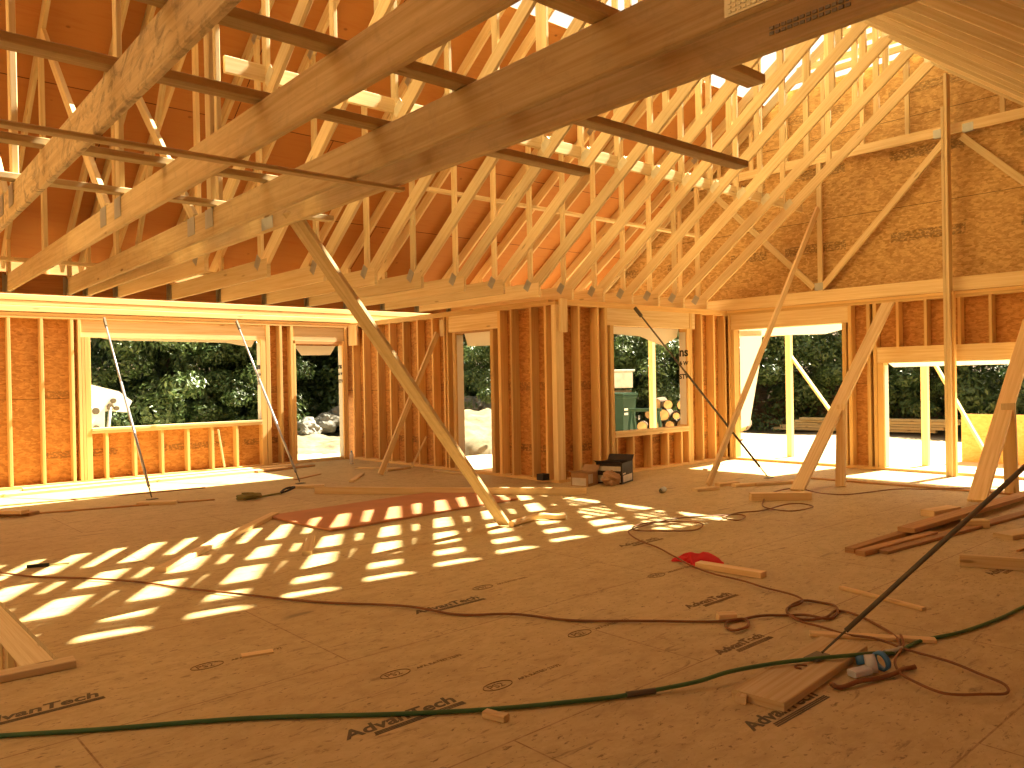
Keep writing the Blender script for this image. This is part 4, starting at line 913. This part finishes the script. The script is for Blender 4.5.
mb = MB(); mb.prism([(2.2, 17.7, -.25), (3.9, 17.7, -.25), (3.9, 17.7, .9), (3.4, 17.7, 1.5), (2.2, 17.7, 1.5)], (0, 1.4, 0)); mb.build('cab', 'white', t, og)

# ------------------------------------------------------------------ dirt mound and boulders
def rock(name, c, r, seed, label, m='rock', sq=(1, 1, .75), group='boulders'):
    bm = bmesh.new(); bmesh.ops.create_icosphere(bm, subdivisions=4, radius=1.0)
    for v in bm.verts:
        d = v.co.normalized(); n_ = mn.noise(d * 1.3 + Vector((seed * 7.1, 0, 0))) * .35 + mn.noise(d * 3.3 + Vector((0, seed * 3.3, 0))) * .16 + mn.noise(d * 8 + Vector((0, 0, seed))) * .05
        v.co = Vector((d.x * sq[0], d.y * sq[1], d.z * sq[2])) * r * (1 + n_)
    me = bpy.data.meshes.new(name); bm.to_mesh(me); bm.free(); me.materials.append(M[m])
    o = bpy.data.objects.new(name, me); COL.objects.link(o); o.location = c; return tag(o, label, 'boulder', group)
def mound_mat():
    m, nt, b, out = mat('mound_earth'); g = G(nt); p = g.pos()
    c = g.mix(g.maprange(g.noise(p, 3.0, 6, .7), .3, .7), (0.08, 0.065, 0.036), (0.27, 0.235, 0.15)); g.l(c, b.inputs['Base Color']); b.inputs['Roughness'].default_value = .95; return m
M['mound'] = mound_mat()
def mound(cx, cy, rx, ry, h, seed, label):
    mb = MB(); n = 40
    for i in range(n + 1):
        for j in range(n + 1):
            u, v = i / n * 2 - 1, j / n * 2 - 1; d = u * u + v * v
            z_ = h * max(0, 1 - d) ** .5 * (1 + .5 * mn.noise(Vector((u * 2 + seed, v * 2, 0)))) + .10 * mn.noise(Vector((u * 9, v * 9, seed))) + .05 * mn.noise(Vector((u * 22, v * 22, seed)))
            mb.v.append(Vector((cx + u * rx, cy + v * ry, -.3 + (z_ if d < 1 else -.2))))
    for i in range(n):
        for j in range(n): a = i * (n + 1) + j; mb.face((a, a + n + 1, a + n + 2, a + 1), ((0, 0),) * 4, 0, True)
    o = mb.build('earth_mound', 'mound', None, (cx, cy, -.3), recalc=False); return tag(o, label, 'mound', kind='stuff')
mound(10.2, 18.6, 3.0, 3.0, .30, 1, 'pale dirt mound under the boulders outside the far doorway')
mound(12.7, 15.3, 2.8, 3.4, .74, 4, 'pale dirt mound under the boulders outside the narrow doorway')
for k, (x, y, z_, r_, lab) in enumerate(((9.8, 18.9, .20, .36, 'grey block boulder at the left edge of the far doorway view'), (10.55, 19.2, .30, .36, 'rounded boulder in the middle of the far doorway view'), (11.2, 19.2, .42, .42, 'boulder at the right edge of the far doorway view'),
        (13.2, 16.4, .66, .40, 'big pale boulder topping the mound in the narrow doorway view'), (13.5, 15.75, .62, .34, 'boulder right of the big one on the mound in the narrow doorway view'), (12.8, 15.9, .36, .22, 'small boulder below the big one on the mound in the narrow doorway view'), (13.5, 15.2, .42, .30, 'boulder at the right edge of the narrow doorway view'))):
    rock('boulder', (x, y, z_), r_, k + 1, lab)

# dark brush heap beyond the first doorway
mb = MB(); rr = random.Random(21); n = 44; bx, by = 25.5, 13.4
for i in range(n + 1):
    for j in range(n + 1):
        u, v = i / n * 2 - 1, j / n * 2 - 1; d = u * u + v * v
        z_ = 1.9 * max(0, 1 - d) ** .6 * (1 + .4 * mn.noise(Vector((u * 3, v * 3, 5)))) + .22 * mn.noise(Vector((u * 14, v * 14, 2)))
        mb.v.append(Vector((bx + u * 2.4, by + v * 4.2, -.5 + (z_ if d < 1 else -.3))))
for i in range(n):
    for j in range(n): a = i * (n + 1) + j; mb.face((a, a + n + 1, a + n + 2, a + 1), ((0, 0),) * 4, 0, True)
for k in range(160):
    u, v = rr.uniform(-.8, .8), rr.uniform(-.9, .9); z_ = 1.7 * max(0, 1 - u * u - v * v) ** .6 - .4
    p = Vector((bx + u * 2.4, by + v * 4.2, z_)); d = Vector((rr.uniform(-1, 1), rr.uniform(-1, 1), rr.uniform(-.3, .5))) * rr.uniform(.4, 1.0)
    mb.tube([p - d, p, p + d + Vector((0, 0, rr.uniform(-.2, .1)))], [.03, .025, .008], 5)
o = mb.build('brush_heap', 'bark', None, (bx, by, -.5), recalc=False); tag(o, 'dark heap of brush and sticks beyond the first gable doorway', 'brush pile', kind='stuff')
# ------------------------------------------------------------------ trees
def foliage_mesh(seed, n, h0, h1, rad, leaf, clumps):
    rr = random.Random(seed); vs, fs = [], []
    cl = []
    for k in range(clumps):
        z_ = rr.uniform(h0, h1); t_ = (z_ - h0) / (h1 - h0); rmax = rad * (1 - .55 * abs(t_ - .35) ** 1.3) * (1.0 if t_ < .8 else .65)
        a = rr.uniform(0, 6.283); r_ = rmax * rr.uniform(.25, 1) ** .6; cl.append((Vector((r_ * math.cos(a), r_ * math.sin(a), z_)), rr.uniform(.5, 1.0) * rad * .33))
    for k in range(n):
        c, s = rr.choice(cl); d = Vector((rr.gauss(0, 1), rr.gauss(0, 1), rr.gauss(0, 1))).normalized()
        p = c + Vector((d.x, d.y, d.z * .6)) * s * rr.uniform(.55, 1.05)
        nrm = (d + Vector((rr.uniform(-.7, .7), rr.uniform(-.7, .7), rr.uniform(-.2, 1.0)))).normalized(); e1 = nrm.orthogonal().normalized(); e1 = (e1 * math.cos(k) + nrm.cross(e1) * math.sin(k)); e2 = nrm.cross(e1)
        L = leaf * rr.uniform(.7, 1.3); b = len(vs)
        vs += [p - e1 * L, p + e2 * L * .45 + nrm * L * .12, p + e1 * L, p - e2 * L * .45 + nrm * L * .12]; fs.append((b, b + 1, b + 2, b + 3))
    me = bpy.data.meshes.new('foliage'); me.from_pydata([tuple(v) for v in vs], [], fs); return me
FM = [foliage_mesh(1, 36000, .2, 10, 3.6, .10, 110), foliage_mesh(2, 36000, .3, 11.5, 3.2, .095, 120), foliage_mesh(3, 20000, .0, 4.5, 2.8, .085, 60)]
trunk = MB(); trunk.tube([(0, 0, -.5), (.05, .02, 2), (-.05, .05, 5), (.02, 0, 9.5)], [.2, .16, .11, .03], 9)
for k in range(7):
    a = k * 2.4; z0 = 1.6 + k * 1.0; trunk.tube([(0, 0, z0), (math.cos(a) * 1.1, math.sin(a) * 1.1, z0 + .7), (math.cos(a) * 2.3, math.sin(a) * 2.3, z0 + 1.1)], [.06, .04, .015], 6)
TM = trunk.build('trunk_source', 'trunk').data; bpy.data.objects.remove(bpy.data.objects['trunk_source'])
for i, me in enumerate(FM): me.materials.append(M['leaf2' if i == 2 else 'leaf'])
def tree(x, y, kind, s, label, cat='tree', light=False):
    t = thing('shrub' if kind == 2 else 'tree', label, 'shrub' if kind == 2 else 'tree', (x, y, gz(x, y)), 'trees and shrubs round the clearing')
    t.rotation_euler = (0, 0, R.uniform(0, 6)); t.scale = (s, s, s * R.uniform(.95, 1.1))
    o = bpy.data.objects.new('foliage', FM[kind]); COL.objects.link(o); o.parent = t
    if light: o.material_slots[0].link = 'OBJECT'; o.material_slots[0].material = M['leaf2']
    if kind != 2: o = bpy.data.objects.new('trunk', TM); COL.objects.link(o); o.parent = t
def polar(deg, d): return d * math.cos(math.radians(deg)), d * math.sin(math.radians(deg))
spots = [(78, 27, 0, 1.0), (71, 25.5, 1, 1.0), (64, 27, 0, 1.0), (58, 27, 1, 1.0), (51.5, 27, 0, 1.0), (45, 29, 1, 1.05), (39, 30, 0, 1.1), (33, 30, 1, 1.1), (27, 30, 0, 1.1), (21, 29, 1, 1.05), (15, 29, 0, 1.0), (9, 30, 1, 1.0), (85, 28, 1, 1.0)]
where = {78: 'left of the excavator boom', 71: 'behind the excavator boom, lit leaves', 64: 'filling the middle of the wide window', 58: 'behind the boulders of the far doorway', 51.5: 'behind the narrow doorway', 45: 'left of the back wall window view', 39: 'behind the log pile', 33: 'left in the first gable doorway', 27: 'right in the first gable doorway', 21: 'behind the low wide opening', 15: 'at the far right beyond the orange panel', 9: 'out beyond the right end of the gable', 85: 'far out on the left side'}
for a, d, k, s in spots:
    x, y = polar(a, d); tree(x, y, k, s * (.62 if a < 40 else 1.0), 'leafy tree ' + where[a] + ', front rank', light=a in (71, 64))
for q, (a, d) in enumerate(((74.5, 35), (67.5, 34), (61, 35), (54.5, 35), (48, 36), (42, 37), (36, 38), (30, 38), (24, 38), (18, 37), (12, 37))):
    x, y = polar(a, d); tree(x, y, q % 2, .55 if a < 40 else 1.1, 'dark tall tree of the back rank, %s from the left' % ORD[q])
for q, (a, d, s) in enumerate(((69.5, 22.5, .9), (66, 23, .7), (55.5, 24, .8), (49, 22, .6), (44, 28, .7), (37, 26, .75), (31, 27, .8), (25.5, 27, .8), (20, 26, .8), (16.5, 25.5, .8))):
    x, y = polar(a, d); tree(x, y, 2, s, 'low leafy shrub at the edge of the clearing, %s from the left' % ORD[q])
